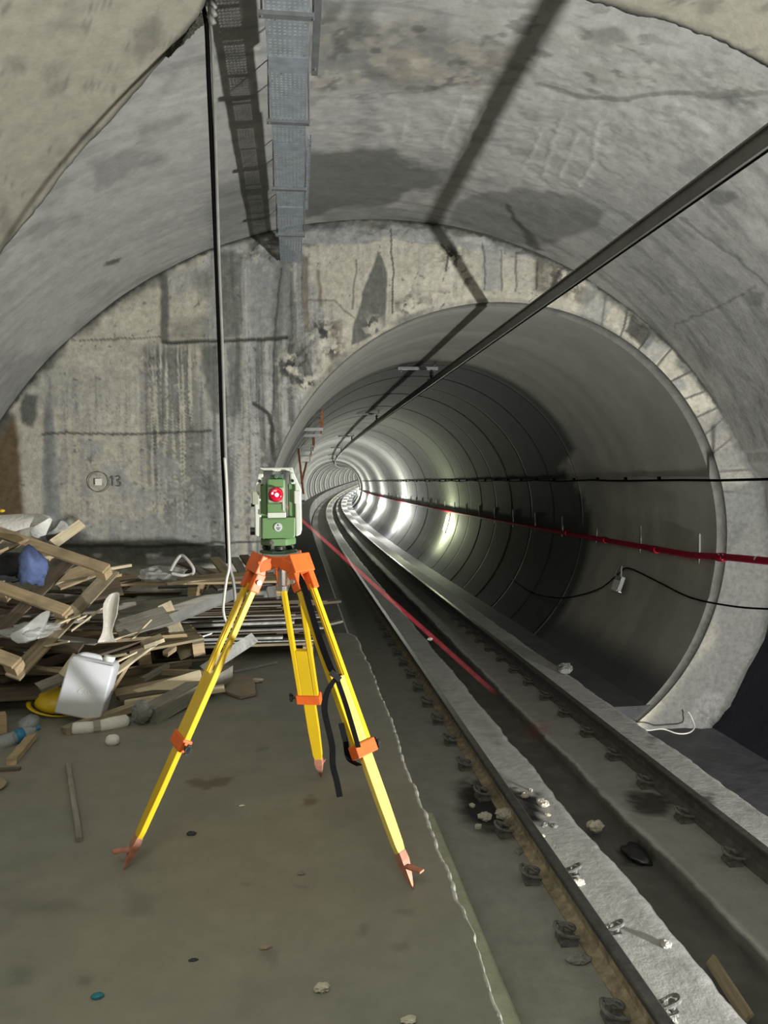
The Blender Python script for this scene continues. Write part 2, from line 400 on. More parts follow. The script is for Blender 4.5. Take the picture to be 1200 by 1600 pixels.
# ---- end wall with the tunnel mouth ------------------------------------------------
BEIGE = (0.41, 0.392, 0.325); PALE = (0.52, 0.50, 0.42); GREY = (0.25, 0.257, 0.255); LGREY = (0.40, 0.405, 0.40); DAMP = (0.095, 0.10, 0.092); DARK = (0.04, 0.04, 0.036); RUST = (0.10, 0.065, 0.03)
def hole_r(a):
    return RT-.022+.062*np.clip(np.cos(np.asarray(a)-math.radians(14)), 0, 1)
def build_end_wall():
    nt, nr = 1500, 150
    th = np.linspace(-PI, PI, nt, endpoint=False); ro = r_out(th)+0.12; ri = hole_r(th)
    u = np.linspace(0, 1, nr)
    rr = ri[:, None]+(ro-ri)[:, None]*u[None]
    X = CT[0]+rr*np.cos(th)[:, None]; Z = CT[1]+rr*np.sin(th)[:, None]
    P = np.stack([X, np.full_like(X, YM), Z], -1).reshape(-1, 3)
    Q = projn(P)
    N3 = np.c_[P[:, 0], P[:, 2], np.zeros(len(P))]
    wob = np.c_[fbm(N3*2.2, 1)-.5, fbm(N3*2.2, 5)-.5]*26 + np.c_[fbm(N3*9, 11)-.5, fbm(N3*9, 15)-.5]*10
    q = Q+wob; q2 = Q+wob*0.35
    low = fbm(N3*1.1, 21); mid = fbm(N3*4, 31); streak = fbm(np.c_[P[:, 0]*11, P[:, 2]*0.7, 0*P[:, 0]], 41); st2 = fbm(np.c_[P[:, 0]*34, P[:, 2]*1.1, 0*P[:, 0]], 47)
    C = np.tile(np.array(BEIGE), (len(P), 1))
    C = mixc(C, sstep(.45, .75, mid)*.6, PALE)
    C = mixc(C, sstep(.52, .72, low)*.35, GREY)
    s3 = fbm(np.c_[P[:, 0]*75, P[:, 2]*1.6, 0*P[:, 0]], 53); fine = fbm(N3*16, 57)
    # grey damp half of the wall, beside the mouth
    m = polymask(q, [(322, 390), (470, 390), (505, 500), (500, 580), (440, 740), (400, 880), (285, 880), (300, 700), (318, 535)], 8)
    C = mixc(C, m*(.6+.4*sstep(.35, .6, streak)), GREY)
    C = mixc(C, m*sstep(.52, .66, st2)*.55, BEIGE)
    C = mixc(C, m*sstep(.5, .6, fbm(np.c_[P[:, 0]*20, P[:, 2]*.5, 0*P[:, 0]+3], 59))*.6, LGREY)
    C = mixc(C, m*sstep(.54, .66, streak)*.7, DAMP)
    C = mixc(C, m*sstep(.6, .7, s3)*.45, DARK)
    # dark drips on the beige bay
    m = polymask(q, [(225, 548), (300, 538), (322, 720), (310, 870), (240, 870), (232, 690)], 14)
    C = mixc(C, m*sstep(.40, .56, st2)*.8, DAMP); C = mixc(C, m*sstep(.52, .64, s3)*.5, DARK)
    m = polymask(q, [(90, 590), (300, 590), (310, 870), (90, 870)], 30)
    C = mixc(C, m*sstep(.54, .66, st2)*.55, GREY); C = mixc(C, m*sstep(.6, .72, s3)*.4, DAMP)
    m = polymask(q, [(95, 690), (330, 685), (330, 870), (60, 870)], 14)
    C = mixc(C, m*sstep(.42, .62, mid)*.75, GREY); C = mixc(C, m*sstep(.55, .7, low)*.5, DAMP)
    m = polymask(q, [(180, 800), (330, 790), (330, 860), (60, 870), (70, 830)], 16)
    C = mixc(C, m*.5, GREY)
    C = mixc(C, sstep(.74, .80, fine)*.6, DARK); C = mixc(C, sstep(.32, .26, fine)*.3, PALE)     # pits and lime spots
    # the plastered band under the crown of the vault, torn and uneven
    m = polymask(q, [(330, 380), (480, 346), (700, 346), (850, 385), (840, 405), (700, 388), (600, 376), (480, 384), (340, 405)], 4)
    C = mixc(C, m*.75, GREY); C = mixc(C, m*sstep(.5, .6, fbm(N3*np.array([2, 14, 1]), 63))*.7, DARK); C = mixc(C, m*sstep(.55, .65, fbm(N3*np.array([3, 12, 1]), 67))*.6, LGREY)
    # foot of the wall
    m = polymask(q2, [(100, 848), (330, 846), (330, 885), (80, 885)], 7); C = mixc(C, m*.75, DAMP)
    # distinct dark patches
    for poly, col, a, s in [
        ([(249, 425), (262, 430), (263, 538), (250, 538)], DAMP, .95, 3),
        ([(76, 585), (84, 640), (90, 720), (93, 800), (98, 870), (62, 870), (66, 740), (70, 640)], GREY, .95, 3),
        ([(76, 590), (80, 640), (84, 720), (80, 800), (70, 800), (70, 640)], DAMP, .45, 5),
        ([(40, 612), (58, 618), (60, 650), (50, 668), (34, 662), (30, 640)], DAMP, .95, 4),
        ([(0, 640), (22, 650), (30, 690), (35, 760), (37, 800), (30, 830), (-40, 830), (-40, 640)], RUST, .95, 6),
        ([(312, 542), (346, 540), (345, 645), (330, 640), (322, 600)], DAMP, .8, 5),
        ([(355, 540), (378, 540), (376, 640), (366, 660), (356, 640)], DAMP, .6, 5),
        ([(335, 396), (364, 392), (372, 530), (338, 530)], DAMP, .75, 6),
        ([(386, 405), (446, 395), (450, 530), (392, 530)], GREY, .85, 6),
        ([(428, 400), (448, 395), (440, 560), (430, 660), (424, 560)], DAMP, .6, 7),
        ([(262, 430), (325, 408), (330, 450), (300, 455), (270, 470)], GREY, .6, 9),
        ([(264, 505), (330, 490), (330, 532), (264, 532)], DAMP, .5, 9),
        ([(300, 430), (330, 420), (332, 470), (312, 470)], DAMP, .5, 9),
        ([(590, 392), (598, 405), (604, 440), (603, 510), (560, 535), (549, 540), (553, 500), (575, 430)], DAMP, .92, 2),
        ([(456, 545), (478, 530), (486, 570), (470, 600), (446, 590)], DAMP, .55, 6),
        ([(478, 352), (700, 350), (720, 372), (690, 382), (600, 372), (540, 384), (476, 378)], GREY, .85, 4),
        ([(752, 380), (785, 388), (782, 455), (752, 455)], GREY, .7, 3),
        ([(838, 400), (905, 425), (890, 465), (830, 455)], (0.07, 0.06, 0.04), .75, 7),
        ([(905, 445), (930, 455), (920, 478), (895, 470)], (0.09, 0.08, 0.05), .7, 5),
        ([(985, 488), (1024, 520), (1012, 548), (975, 520)], DARK, .9, 3),
        ([(1060, 585), (1075, 600), (1062, 615), (1048, 600)], GREY, .8, 4),
        ([(1118, 640), (1130, 655), (1120, 690), (1105, 680)], GREY, .6, 6),
        ([(1150, 772), (1180, 740), (1200, 750), (1160, 840), (1138, 862)], DAMP, .75, 3),
        ([(1110, 760), (1205, 750), (1205, 1000), (1115, 1140), (1000, 1145), (1120, 1000)], (0.15,0.155,0.155), .8, 12),
        ([(1100, 1080), (1140, 1090), (1100, 1140), (1060, 1140)], LGREY, .5, 8),
        ([(470, 400), (480, 400), (482, 520), (474, 520)], (0.11, 0.09, 0.06), .7, 2),
        ([(495, 420), (500, 420), (503, 480), (497, 480)], (0.11, 0.09, 0.06), .7, 2),
        ([(520, 505), (535, 500), (530, 560), (515, 570)], (0.12, 0.10, 0.07), .6, 4),
    ]:
        C = mixc(C, polymask(q2, poly, s)*a, col)
    C = mixc(C, polymask(q2, [(480, 385), (740, 380), (720, 470), (620, 490), (545, 545), (480, 545)], 6)*sstep(.55, .75, st2)*.35, GREY)
    for ctr, r_ in (((408, 392), 26), ((505, 520), 26), ((520, 545), 20), ((640, 478), 24), ((690, 470), 18), ((706, 400), 22), ((722, 432), 18), ((585, 512), 20), ((455, 575), 34), ((480, 600), 24), ((420, 735), 14), ((890, 430), 40)):
        dd = np.hypot(Q[:, 0]-ctr[0], Q[:, 1]-ctr[1])/r_; mm = np.exp(-dd*dd*1.4)
        C = mixc(C, mm*sstep(.48, .56, fbm(N3*np.array([11, 9, 1]), 91)), DARK); C = mixc(C, mm*sstep(.55, .62, fbm(N3*np.array([10, 12, 1]), 93))*.9, PALE)
    # form joints, cracks, saw lines
    for ln, w, a in [([(125, 531), (250, 528)], 1.6, .7), ([(255, 536), (350, 534), (446, 529)], 3, .95), ([(66, 679), (88, 678), (200, 677), (330, 671)], 2, .85),
                     ([(96, 853), (330, 850)], 3, .8), ([(330, 848), (405, 849)], 1.8, .8), ([(438, 420), (430, 520), (426, 640), (424, 720)], 1.8, .7),
                     ([(398, 630), (420, 648), (426, 665), (427, 720)], 3.4, .95), ([(612, 362), (614, 490)], 1.6, .85), ([(556, 405), (550, 480)], 1.6, .6),
                     ([(480, 470), (520, 470), (552, 495)], 1.8, .5), ([(755, 380), (757, 452)], 1.6, .6), ([(783, 392), (783, 455)], 1.6, .6), ([(806, 395), (806, 456)], 2, .6),
                     ([(875, 420), (856, 458)], 3, .8), ([(840, 405), (836, 452)], 2, .7), ([(690, 385), (700, 400), (695, 425)], 2, .8)]:
        C = mixc(C, linemask(q2, ln, w)*a, DARK)
    # block joints around the crown on the right
    ang = np.arctan2(P[:, 2]-CT[1], P[:, 0]-CT[0]); rad = np.hypot(P[:, 0]-CT[0], P[:, 2]-CT[1])
    reg = sstep(math.radians(2), math.radians(4), ang)*(1-sstep(math.radians(70), math.radians(72), ang))
    for d in (4, 11.5, 16.5, 21, 26, 31, 36.5, 42, 47, 53, 58.5, 64):
        k = (ang-math.radians(d)-(rad-RT)*0.10*math.sin(d))*RT
        C = mixc(C, reg*(1-sstep(.008, .02, np.abs(k)))*.8, DARK)
    cell = np.floor(np.degrees(ang)/5.3); tone = _hash(cell.astype(int), cell.astype(int)*0+3, cell.astype(int)*0, 9)
    C = mixc(C, reg*sstep(.55, .6, tone)*.5, GREY); C = mixc(C, reg*sstep(.45, .4, tone)*.0, PALE)
    # grime along the edges; narrow dark line paints the arch's shadow gap
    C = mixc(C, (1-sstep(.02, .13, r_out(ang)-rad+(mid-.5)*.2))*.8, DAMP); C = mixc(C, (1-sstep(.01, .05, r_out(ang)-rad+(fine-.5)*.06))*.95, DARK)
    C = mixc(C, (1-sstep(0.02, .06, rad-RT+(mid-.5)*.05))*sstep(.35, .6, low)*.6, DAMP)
    C = mixc(C, polymask(q, [(1086, 640), (1230, 640), (1230, 1180), (980, 1180), (1095, 980)], 14)*.55, (0.13, 0.13, 0.125))   # right collar painted a darker grey
    # relief: flaking, lumps of spilt concrete
    rel = (mid-.5)*0.018+(fbm(N3*14, 61)-.5)*0.008
    for ctr, rx, rz, hgt in [((487, 560), 45, 60, .10), ((440, 590), 25, 40, .05), ((520, 520), 25, 45, .06), ((700, 405), 22, 30, .08), ((1112, 1120), 60, 40, .12), ((600, 362), 130, 16, .07), ((412, 392), 22, 24, .12), ((640, 480), 40, 12, .08), ((880, 430), 60, 30, .07), ((990, 520), 40, 40, .06)]:
        dd = ((Q[:, 0]-ctr[0])/rx)**2+((Q[:, 1]-ctr[1])/rz)**2
        rel = rel+np.exp(-dd*1.5)*hgt*(fbm(N3*7, 71)*1.6-.35)
    rel = rel*sstep(0.0, .08, rad-RT-.05)
    for ln, w, dep in [([(255, 536), (350, 534), (446, 529)], 3, .02), ([(66, 679), (330, 671)], 2, .012)]:
        rel = rel-linemask(q2, ln, w)*dep
    P[:, 1] -= rel
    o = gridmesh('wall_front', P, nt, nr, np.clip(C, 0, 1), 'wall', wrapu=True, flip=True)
    struct(o)
    # reveal of the mouth: the thickness of the wall
    bm = bmesh.new(); A = []; B = []
    for k in range(180):
        a = 2*PI*k/180
        A.append(bm.verts.new((CT[0]+float(hole_r(a))*math.cos(a), YM, CT[1]+float(hole_r(a))*math.sin(a)))); B.append(bm.verts.new((CT[0]+float(hole_r(a))*math.cos(a), YM+.12, CT[1]+float(hole_r(a))*math.sin(a))))
    for k in range(180): bm.faces.new((A[k], A[(k+1) % 180], B[(k+1) % 180], B[k]))
    C_ = []
    for k in range(180):
        a = 2*PI*k/180
        C_.append(bm.verts.new((CT[0]+(RT-.03)*math.cos(a), YM+.12, CT[1]+(RT-.03)*math.sin(a)))); B[k].co.y = YM+.12
    for k in range(180): bm.faces.new((B[k], B[(k+1) % 180], C_[(k+1) % 180], C_[k]))
    struct(bobj('trim_1', bm, mat('mouth_reveal_concrete', (0.12, 0.12, 0.11), 0.85, var=0.3, scale=6, bump=0.4), smooth=True))
build_end_wall()

# ---- vault of the hall ---------------------------------------------------------------
VG = (0.285, 0.288, 0.278); VL = (0.36, 0.362, 0.348); VD = (0.105, 0.108, 0.102); NAVY = (0.012, 0.013, 0.024)
def build_vault():
    nt, ny = 760, 300
    th = np.linspace(math.radians(-50), math.radians(196), nt); Y = np.linspace(3.9, YM+0.05, ny)
    TH, YY = np.meshgrid(th, Y, indexing='ij'); rr = r_out(TH)
    P = np.stack([CT[0]+rr*np.cos(TH), YY, CT[1]+rr*np.sin(TH)], -1).reshape(-1, 3)
    ang = TH.ravel(); Q = projn(P)
    wob = np.c_[fbm(P*1.6, 3)-.5, fbm(P*1.6, 7)-.5]*52+np.c_[fbm(P*6, 13)-.5, fbm(P*6, 17)-.5]*34
    q = Q+wob; q2 = Q+wob*.35
    low = fbm(P*.8, 23); mid = fbm(P*3, 33); fine = fbm(P*11, 37)
    arc = ang*4.5
    sweep_ = fbm(np.c_[arc*1.1, P[:, 1]*9+arc*1.5, 0*arc], 43)       # trowel marks that run around the arch
    C = np.tile(np.array(VG), (len(P), 1))
    C = mixc(C, sstep(.5, .7, low)*.5, VL); C = mixc(C, sstep(.52, .68, sweep_)*.4, VL); C = mixc(C, sstep(.44, .34, sweep_)*.35, VD); C = mixc(C, sstep(.58, .75, mid)*.3, VD)
    grit = polymask(q, [(478, 0), (930, 0), (1200, 110), (1200, 200), (960, 262), (720, 270), (600, 228), (478, 232)], 30)
    C = mixc(C, grit*sstep(.52, .62, fbm(P*np.array([4, 7, 4]), 141))*.5, (0.33, 0.32, 0.28)); C = mixc(C, grit*sstep(.56, .66, fbm(P*np.array([5, 9, 5])+3, 143))*.6, VD)
    mud = polymask(q, [(478, 20), (700, 30), (800, 70), (780, 125), (640, 140), (478, 135)], 18)
    C = mixc(C, mud*.5, (0.17, 0.168, 0.155)); C = mixc(C, mud*sstep(.55, .62, fbm(P*6, 151))*.8, (0.36, 0.34, 0.29)); C = mixc(C, mud*sstep(.56, .63, fbm(P*8+5, 153))*.8, (0.09, 0.088, 0.08))
    for poly, col, a, s in [
        ([(0, 420), (160, 230), (250, 150), (330, 100), (330, 330), (300, 400), (180, 450), (0, 640)], VL, .6, 40),
        ([(490, 240), (560, 232), (680, 228), (706, 250), (694, 285), (640, 300), (600, 318), (540, 322), (490, 340), (476, 345), (476, 240)], VD, .85, 4),
        ([(480, 310), (620, 315), (690, 330), (700, 350), (480, 352)], VD, .5, 10),
        ([(720, 310), (800, 285), (900, 300), (945, 328), (930, 350), (860, 385), (800, 378), (740, 362), (700, 345)], VD, .62, 5),
        ([(600, 140), (820, 135), (1010, 150), (1200, 165), (1200, 190), (1040, 260), (900, 290), (720, 280), (600, 225)], VL, .55, 10),
        ([(480, 130), (600, 150), (700, 160), (660, 225), (480, 225)], VL, .35, 10),
        ([(490, 30), (700, 40), (780, 70), (760, 110), (640, 130), (490, 110)], VD, .45, 22),
        ([(600, 70), (660, 60), (680, 110), (620, 130)], (0.30, 0.28, 0.23), .5, 12),
        ([(640, 90), (680, 88), (675, 120), (645, 122)], (0.36, 0.34, 0.28), .6, 6),
        ([(700, 75), (800, 60), (830, 90), (760, 105)], (0.30, 0.28, 0.23), .4, 14),
        ([(905, 40), (960, 45), (985, 62), (950, 66), (915, 58)], VD, .6, 5),
        ([(1010, 55), (1100, 80), (1130, 110), (1060, 130), (1020, 100)], VL, .5, 12),
        ([(785, 318), (792, 318), (852, 396), (838, 396)], DARK, .8, 3),
        ([(163, 411), (174, 404), (188, 405), (186, 413), (174, 418), (164, 416)], DARK, .8, 2),
        ([(1105, 298), (1150, 300), (1152, 312), (1130, 322), (1110, 318)], VD, .7, 4),
        ([(225, 195), (290, 170), (260, 215), (215, 240)], VD, .35, 8),
        ([(130, 262), (250, 235), (270, 240), (240, 262), (150, 282)], VD, .4, 7),
        ([(30, 345), (110, 320), (140, 350), (60, 370)], VD, .35, 8),
        ([(310, 330), (420, 250), (435, 300), (420, 350), (330, 375)], VD, .45, 12),
        ([(330, 250), (415, 220), (420, 270), (350, 290)], VL, .3, 10),
        ([(498, 0), (540, 0), (535, 22), (505, 28)], VD, .7, 5),
        ([(545, 0), (590, 5), (585, 60), (545, 55)], VD, .6, 8),
        ([(1165, 450), (1195, 455), (1190, 480), (1170, 476)], VD, .6, 4),
        ([(0, 560), (80, 540), (120, 510), (40, 620), (0, 650)], VD, .35, 12),
    ]:
        C = mixc(C, polymask(q2 if s < 6 else q, poly, s)*a, col)
    for ln, w, a, col in [([(840, 134), (900, 150), (980, 152), (1060, 144), (1120, 150), (1200, 143)], 4, .6, VD), ([(600, 150), (700, 130), (800, 128)], 3, .35, VD),
                     ([(1065, 340), (1110, 372), (1160, 410), (1215, 452)], 3, .55, VD), ([(1050, 510), (1120, 480), (1180, 445)], 2, .5, VD), ([(90, 345), (140, 330), (190, 300)], 2, .3, VL)]:
        C = mixc(C, linemask(q2, ln, w)*a, col)
    # scored plaster
    sc = 0
    for ln in [[(760, 170), (710, 250)], [(725, 150), (690, 230)], [(850, 200), (815, 262)], [(880, 190), (845, 270)], [(905, 215), (870, 275)], [(935, 190), (930, 250), (905, 285)], [(640, 170), (625, 225)]]:
        sc = sc+linemask(q2, ln, 2.5)
    C = mixc(C, np.clip(sc, 0, 1)*.5, (0.42, 0.42, 0.40))
    for ln in [[(255, 150), (300, 130), (350, 115)], [(250, 162), (330, 140)], [(390, 75), (405, 72)]]:
        C = mixc(C, linemask(q2, ln, 3)*.5, (0.42, 0.42, 0.40))
    # near-black navy low on the right
    C = mixc(C, 1-sstep(math.radians(-22), math.radians(-12), ang+(mid-.5)*.18), NAVY)
    C = mixc(C, sstep(math.radians(176), math.radians(184), ang+(mid-.5)*.1)*.85, RUST)
    # rough sprayed patch
    rough = polymask(q, [(480, 20), (800, 40), (1000, 60), (1200, 150), (1200, 190), (1000, 260), (880, 300), (700, 270), (480, 220)], 20)
    rel = (low-.5)*.05+(mid-.5)*.012+rough*(fine-.5)*.022+rough*(mid-.5)*.018+np.clip(sc, 0, 1)*.008
    n = np.stack([np.cos(ang), 0*ang, np.sin(ang)], -1)
    P = P-n*rel[:, None]
    struct(gridmesh('ceiling', P, nt, ny, np.clip(C, 0, 1), 'vault', flip=False))
build_vault()

# the older lining nearer the photographer: it stops along a stepped joint
def joint_y():
    """distance of the joint at each angle round the vault"""
    A = []
    for p in [(-60, 470), (0, 400), (70, 315), (175, 185), (250, 95), (310, 22), (330, -30), (620, -40), (930, 2), (1070, 46), (1190, 96), (1290, 150)]:
        r = ray(*p); lo, hi = 2.0, 12.0
        for _ in range(40):
            y = (lo+hi)/2; x = r.x*y-CT[0]; z = r.z*y+EYE-CT[1]
            if math.hypot(x, z) > float(r_out(math.atan2(z, x)))-.07: hi = y
            else: lo = y
        A.append((math.atan2(z, x), y))
    A.sort(); return np.array(A)
JY = joint_y()
def build_near():
    nt, ny = 620, 200
    th = np.linspace(math.radians(-50), math.radians(196), nt)
    yj = np.interp(th, JY[:, 0], JY[:, 1])
    nz1 = fbm(np.c_[th*9, 0*th, 0*th], 81)-.5; yj = yj+nz1*.10+(fbm(np.c_[th*60, 0*th, 0*th], 85)-.5)*.05
    v = np.linspace(0, 1, ny)**0.7
    YY = -5.0+(yj+5.0)[:, None]*v[None]; TH = np.repeat(th[:, None], ny, 1)
    rr = r_out(TH)-.07
    # last rows turn outwards to show the step
    YY = np.c_[YY, yj, yj]; TH = np.c_[TH, th, th]; rr = np.c_[rr, r_out(th)-.03, r_out(th)+.05]
    P = np.stack([CT[0]+rr*np.cos(TH), YY, CT[1]+rr*np.sin(TH)], -1).reshape(-1, 3)
    ang = TH.ravel(); Q = projn(P); near = P[:, 1] > 1.5
    low = fbm(P*.9, 123); mid = fbm(P*3.5, 133)
    wob = np.c_[fbm(P*3, 3)-.5, fbm(P*3, 7)-.5]*30; q = Q+wob
    q[~near] = -9999
    NB = (0.285, 0.275, 0.225); ND = (0.13, 0.128, 0.11)
    C = np.tile(np.array(NB), (len(P), 1)); C = mixc(C, sstep(.5, .75, low)*.45, (0.33, 0.31, 0.25)); C = mixc(C, sstep(.6, .8, mid)*.35, ND); C = mixc(C, sstep(.66, .72, fbm(P*9, 177))*.6, ND)
    for poly, a in [([(205, 45), (245, 20), (255, 60), (210, 100)], .6), ([(0, 85), (40, 88), (40, 108), (5, 110)], .55), ([(68, 96), (95, 96), (98, 112), (72, 115)], .5), ([(72, 122), (95, 122), (98, 142), (76, 144)], .5),
                    ([(115, 200), (140, 200), (150, 220), (125, 222)], .5), ([(1090, 0), (1130, 0), (1110, 25), (1085, 20)], .5), ([(0, 310), (15, 330), (18, 395), (0, 420)], .5)]:
        C = mixc(C, polymask(q, poly, 7)*a, ND)
    C = mixc(C, 1-sstep(math.radians(-22), math.radians(-12), ang+(mid-.5)*.18), NAVY)
    dj = np.interp(ang, JY[:, 0], JY[:, 1])-P[:, 1]
    C = mixc(C, (1-sstep(-.02, .07, dj))*.8, DARK)
    n = np.stack([np.cos(ang), 0*ang, np.sin(ang)], -1)
    P = P-n*((mid-.5)*.012+(low-.5)*.03)[:, None]
    struct(gridmesh('wall_near', P, nt, ny+2, np.clip(C, 0, 1), 'near', flip=False))
build_near()

# ---- running tunnel ---------------------------------------------------------------
def build_tunnel():
    ys = []; rad = []; y = YM+.12; ring = 0
    while y < YEND:
        L_ = 1.5
        dr = (0.003 if ring % 2 else -0.003)+(random.random()-.5)*.003
        rib = -.10 if (y > 74 and ring % 4 == 0) else 0.0          # raised ribs in the far curve
        for t, g in ((0.0, .010), (0.02, .010), (.03, 0), (.06, 0), (.2, 0), (.4, 0), (.6, 0), (.8, 0), (.94, 0), (.985, 0)):
            ys.append(y+L_*t); rad.append(RT-.03+rib+dr*(1 if y > 13 else .2)+(g if y > 12.8 else 0))
        y += L_; ring += 1
    ys = np.array(ys); rad = np.array(rad); nt = 160
    th = np.linspace(0, 2*PI, nt, endpoint=False)
    Y = np.repeat(ys[None], nt, 0); T = np.repeat(th[:, None], len(ys), 1); R = np.repeat(rad[None], nt, 0)
    P = np.stack([CT[0]+R*np.cos(T)+pdxn(Y), Y, CT[1]+R*np.sin(T)+pdzn(Y)], -1).reshape(-1, 3)
    t = T.ravel(); yy = Y.ravel(); ta = np.where(t > PI, t-2*PI, t)
    nzz = fbm(np.c_[np.cos(t)*3, yy*.5, np.sin(t)*3], 5); n2 = fbm(np.c_[np.cos(t)*1.2, yy*3, np.sin(t)*1.2], 15)
    C = np.tile(np.array((0.36, 0.352, 0.315)), (len(P), 1))
    C = mixc(C, sstep(.45, .65, n2)*.6, (0.25, 0.25, 0.235))
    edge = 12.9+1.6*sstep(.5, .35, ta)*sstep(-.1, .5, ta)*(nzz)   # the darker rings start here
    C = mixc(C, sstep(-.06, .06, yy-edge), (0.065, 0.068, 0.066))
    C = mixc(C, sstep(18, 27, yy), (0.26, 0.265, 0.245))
    C = mixc(C, ((yy > 74) & (np.floor((yy-YM-.12)/1.5).astype(int) % 4 < 2))*.8, (0.05, 0.052, 0.05))  # dark bands painted in to imitate the lamps' light stripes
    C = mixc(C, sstep(.55, .75, nzz)*.35*sstep(14, 20, yy), (0.10, 0.105, 0.10))
    gr = (R.ravel()-(RT-.03)) > .007
    C = mixc(C, gr*.45*(yy > 12.5), DARK)
    C = mixc(C, sstep(-.55, -.75, ta)*(ta > -PI/2)*.85, (0.03, 0.032, 0.045))
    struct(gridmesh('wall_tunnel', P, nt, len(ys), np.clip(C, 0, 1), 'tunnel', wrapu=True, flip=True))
    bm = bmesh.new(); y = YEND
    bm.faces.new([bm.verts.new((CT[0]+3*math.cos(a)+pdx(y), y, CT[1]+3*math.sin(a)+pdz(y))) for a in np.linspace(0, 2*PI, 48, endpoint=False)])
    struct(bobj('wall_tunnel_end', bm, 'walk'))
build_tunnel()

# ---- platform ------------------------------------------------------------------------
EX = np.array([(-5, .62), (1.9, .59), (2.09, .593), (2.31, .599), (2.59, .613), (3.06, .60), (3.64, .60), (3.97, .603), (4.97, .627), (5.98, .624), (7.55, .614), (7.7, .60), (7.82, .55), (7.85, .48)])
PEND = 7.86
def build_platform():
    ys = np.r_[np.linspace(-5, 1.6, 60), np.linspace(1.62, PEND, 520)]; nx = 190
    ex = np.interp(ys, EX[:, 0], EX[:, 1])
    jag = (fbm(np.c_[ys*4, 0*ys, 0*ys], 3)-.5)*.03+(fbm(np.c_[ys*22, 0*ys, 0*ys], 9)-.5)*.022
    ex = ex+jag
    u = np.linspace(0, 1, nx)**.8
    X = -4.15+(ex+4.15)[None]*u[:, None]; Y = np.repeat(ys[None], nx, 0); Z = np.zeros_like(X)
    # rolled, chipped rim and the face below
    X = np.concatenate([X, (ex+.003)[None], (ex+.007)[None], (ex+.002)[None], (ex*0+.60)[None]]); Y = np.concatenate([Y, ys[None], ys[None], ys[None], ys[None]])
    Z = np.concatenate([Z, (ys*0-.005)[None], (ys*0-.018)[None], (ys*0-.16)[None], (ys*0-1.25)[None]])
    P = np.stack([X, Y, Z], -1).reshape(-1, 3); n = nx+4
    low = fbm(P*np.array([1, 1, 0])*.8+.5, 3); mid = fbm(P*np.array([1, 1, 0])*3+.5, 7); fine = fbm(P*np.array([1, 1, 0])*14+.5, 9)
    C = np.tile(np.array((0.205, 0.203, 0.172)), (len(P), 1))
    C = mixc(C, sstep(.45, .7, low)*.5, (0.235, 0.225, 0.182)); C = mixc(C, sstep(.55, .8, mid)*.35, (0.15, 0.15, 0.13)); C = mixc(C, sstep(.5, .3, low)*.4, (0.19, 0.20, 0.175))
    Q = projn(P); Q[P[:, 1] < 1.2] = -9999
    q = Q+np.c_[fbm(P*9+.5, 43)-.5, fbm(P*9+.5, 47)-.5]*24
    BR = (0.125, 0.095, 0.07); GD = (0.11, 0.11, 0.095)
    for poly, col, a, s in [([(295, 1222), (310, 1214), (330, 1216), (368, 1218), (350, 1228), (320, 1236), (300, 1230)], BR, .8, 3), ([(468, 1250), (485, 1246), (500, 1250), (490, 1258), (472, 1260)], BR, .8, 3),
                            ([(255, 1300), (480, 1290), (500, 1420), (300, 1440)], (0.225, 0.20, 0.16), .5, 40), ([(0, 1410), (120, 1405), (140, 1425), (20, 1430)], GD, .4, 10),
                            ([(200, 1390), (240, 1400), (235, 1430), (200, 1430)], GD, .4, 8), ([(405, 1165), (418, 1168), (415, 1176), (400, 1174)], GD, .6, 4), ([(375, 1380), (392, 1376), (390, 1386)], GD, .6, 3),
                            ([(465, 1381), (480, 1380), (480, 1388), (465, 1388)], GD, .7, 3), ([(565, 1440), (575, 1440), (575, 1462), (566, 1462)], GD, .6, 4), ([(120, 1525), (138, 1525), (138, 1538), (122, 1538)], GD, .6, 4),
                            ([(15, 1510), (50, 1510), (45, 1540), (15, 1535)], GD, .5, 7), ([(620, 1420), (648, 1420), (645, 1428), (620, 1426)], GD, .5, 3), ([(618, 1472), (638, 1470), (640, 1485), (620, 1485)], GD, .5, 4),
                            ([(400, 1490), (415, 1480), (430, 1488), (432, 1515), (425, 1510), (412, 1498)], GD, .45, 3)]:
        C = mixc(C, polymask(q, poly, s)*a, col)
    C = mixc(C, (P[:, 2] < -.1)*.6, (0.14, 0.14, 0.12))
    top = P[:, 2] > -.005
    P[:, 2] += top*((low-.5)*.012+(mid-.5)*.006+(fine-.5)*.003)
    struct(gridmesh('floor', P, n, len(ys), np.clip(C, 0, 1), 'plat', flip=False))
    bm = bmesh.new(); box(bm, (-1.78, PEND-.1, -.64), (4.72, .2, 1.2)); struct(bobj('trim_2', bm, 'walk'))
build_platform()

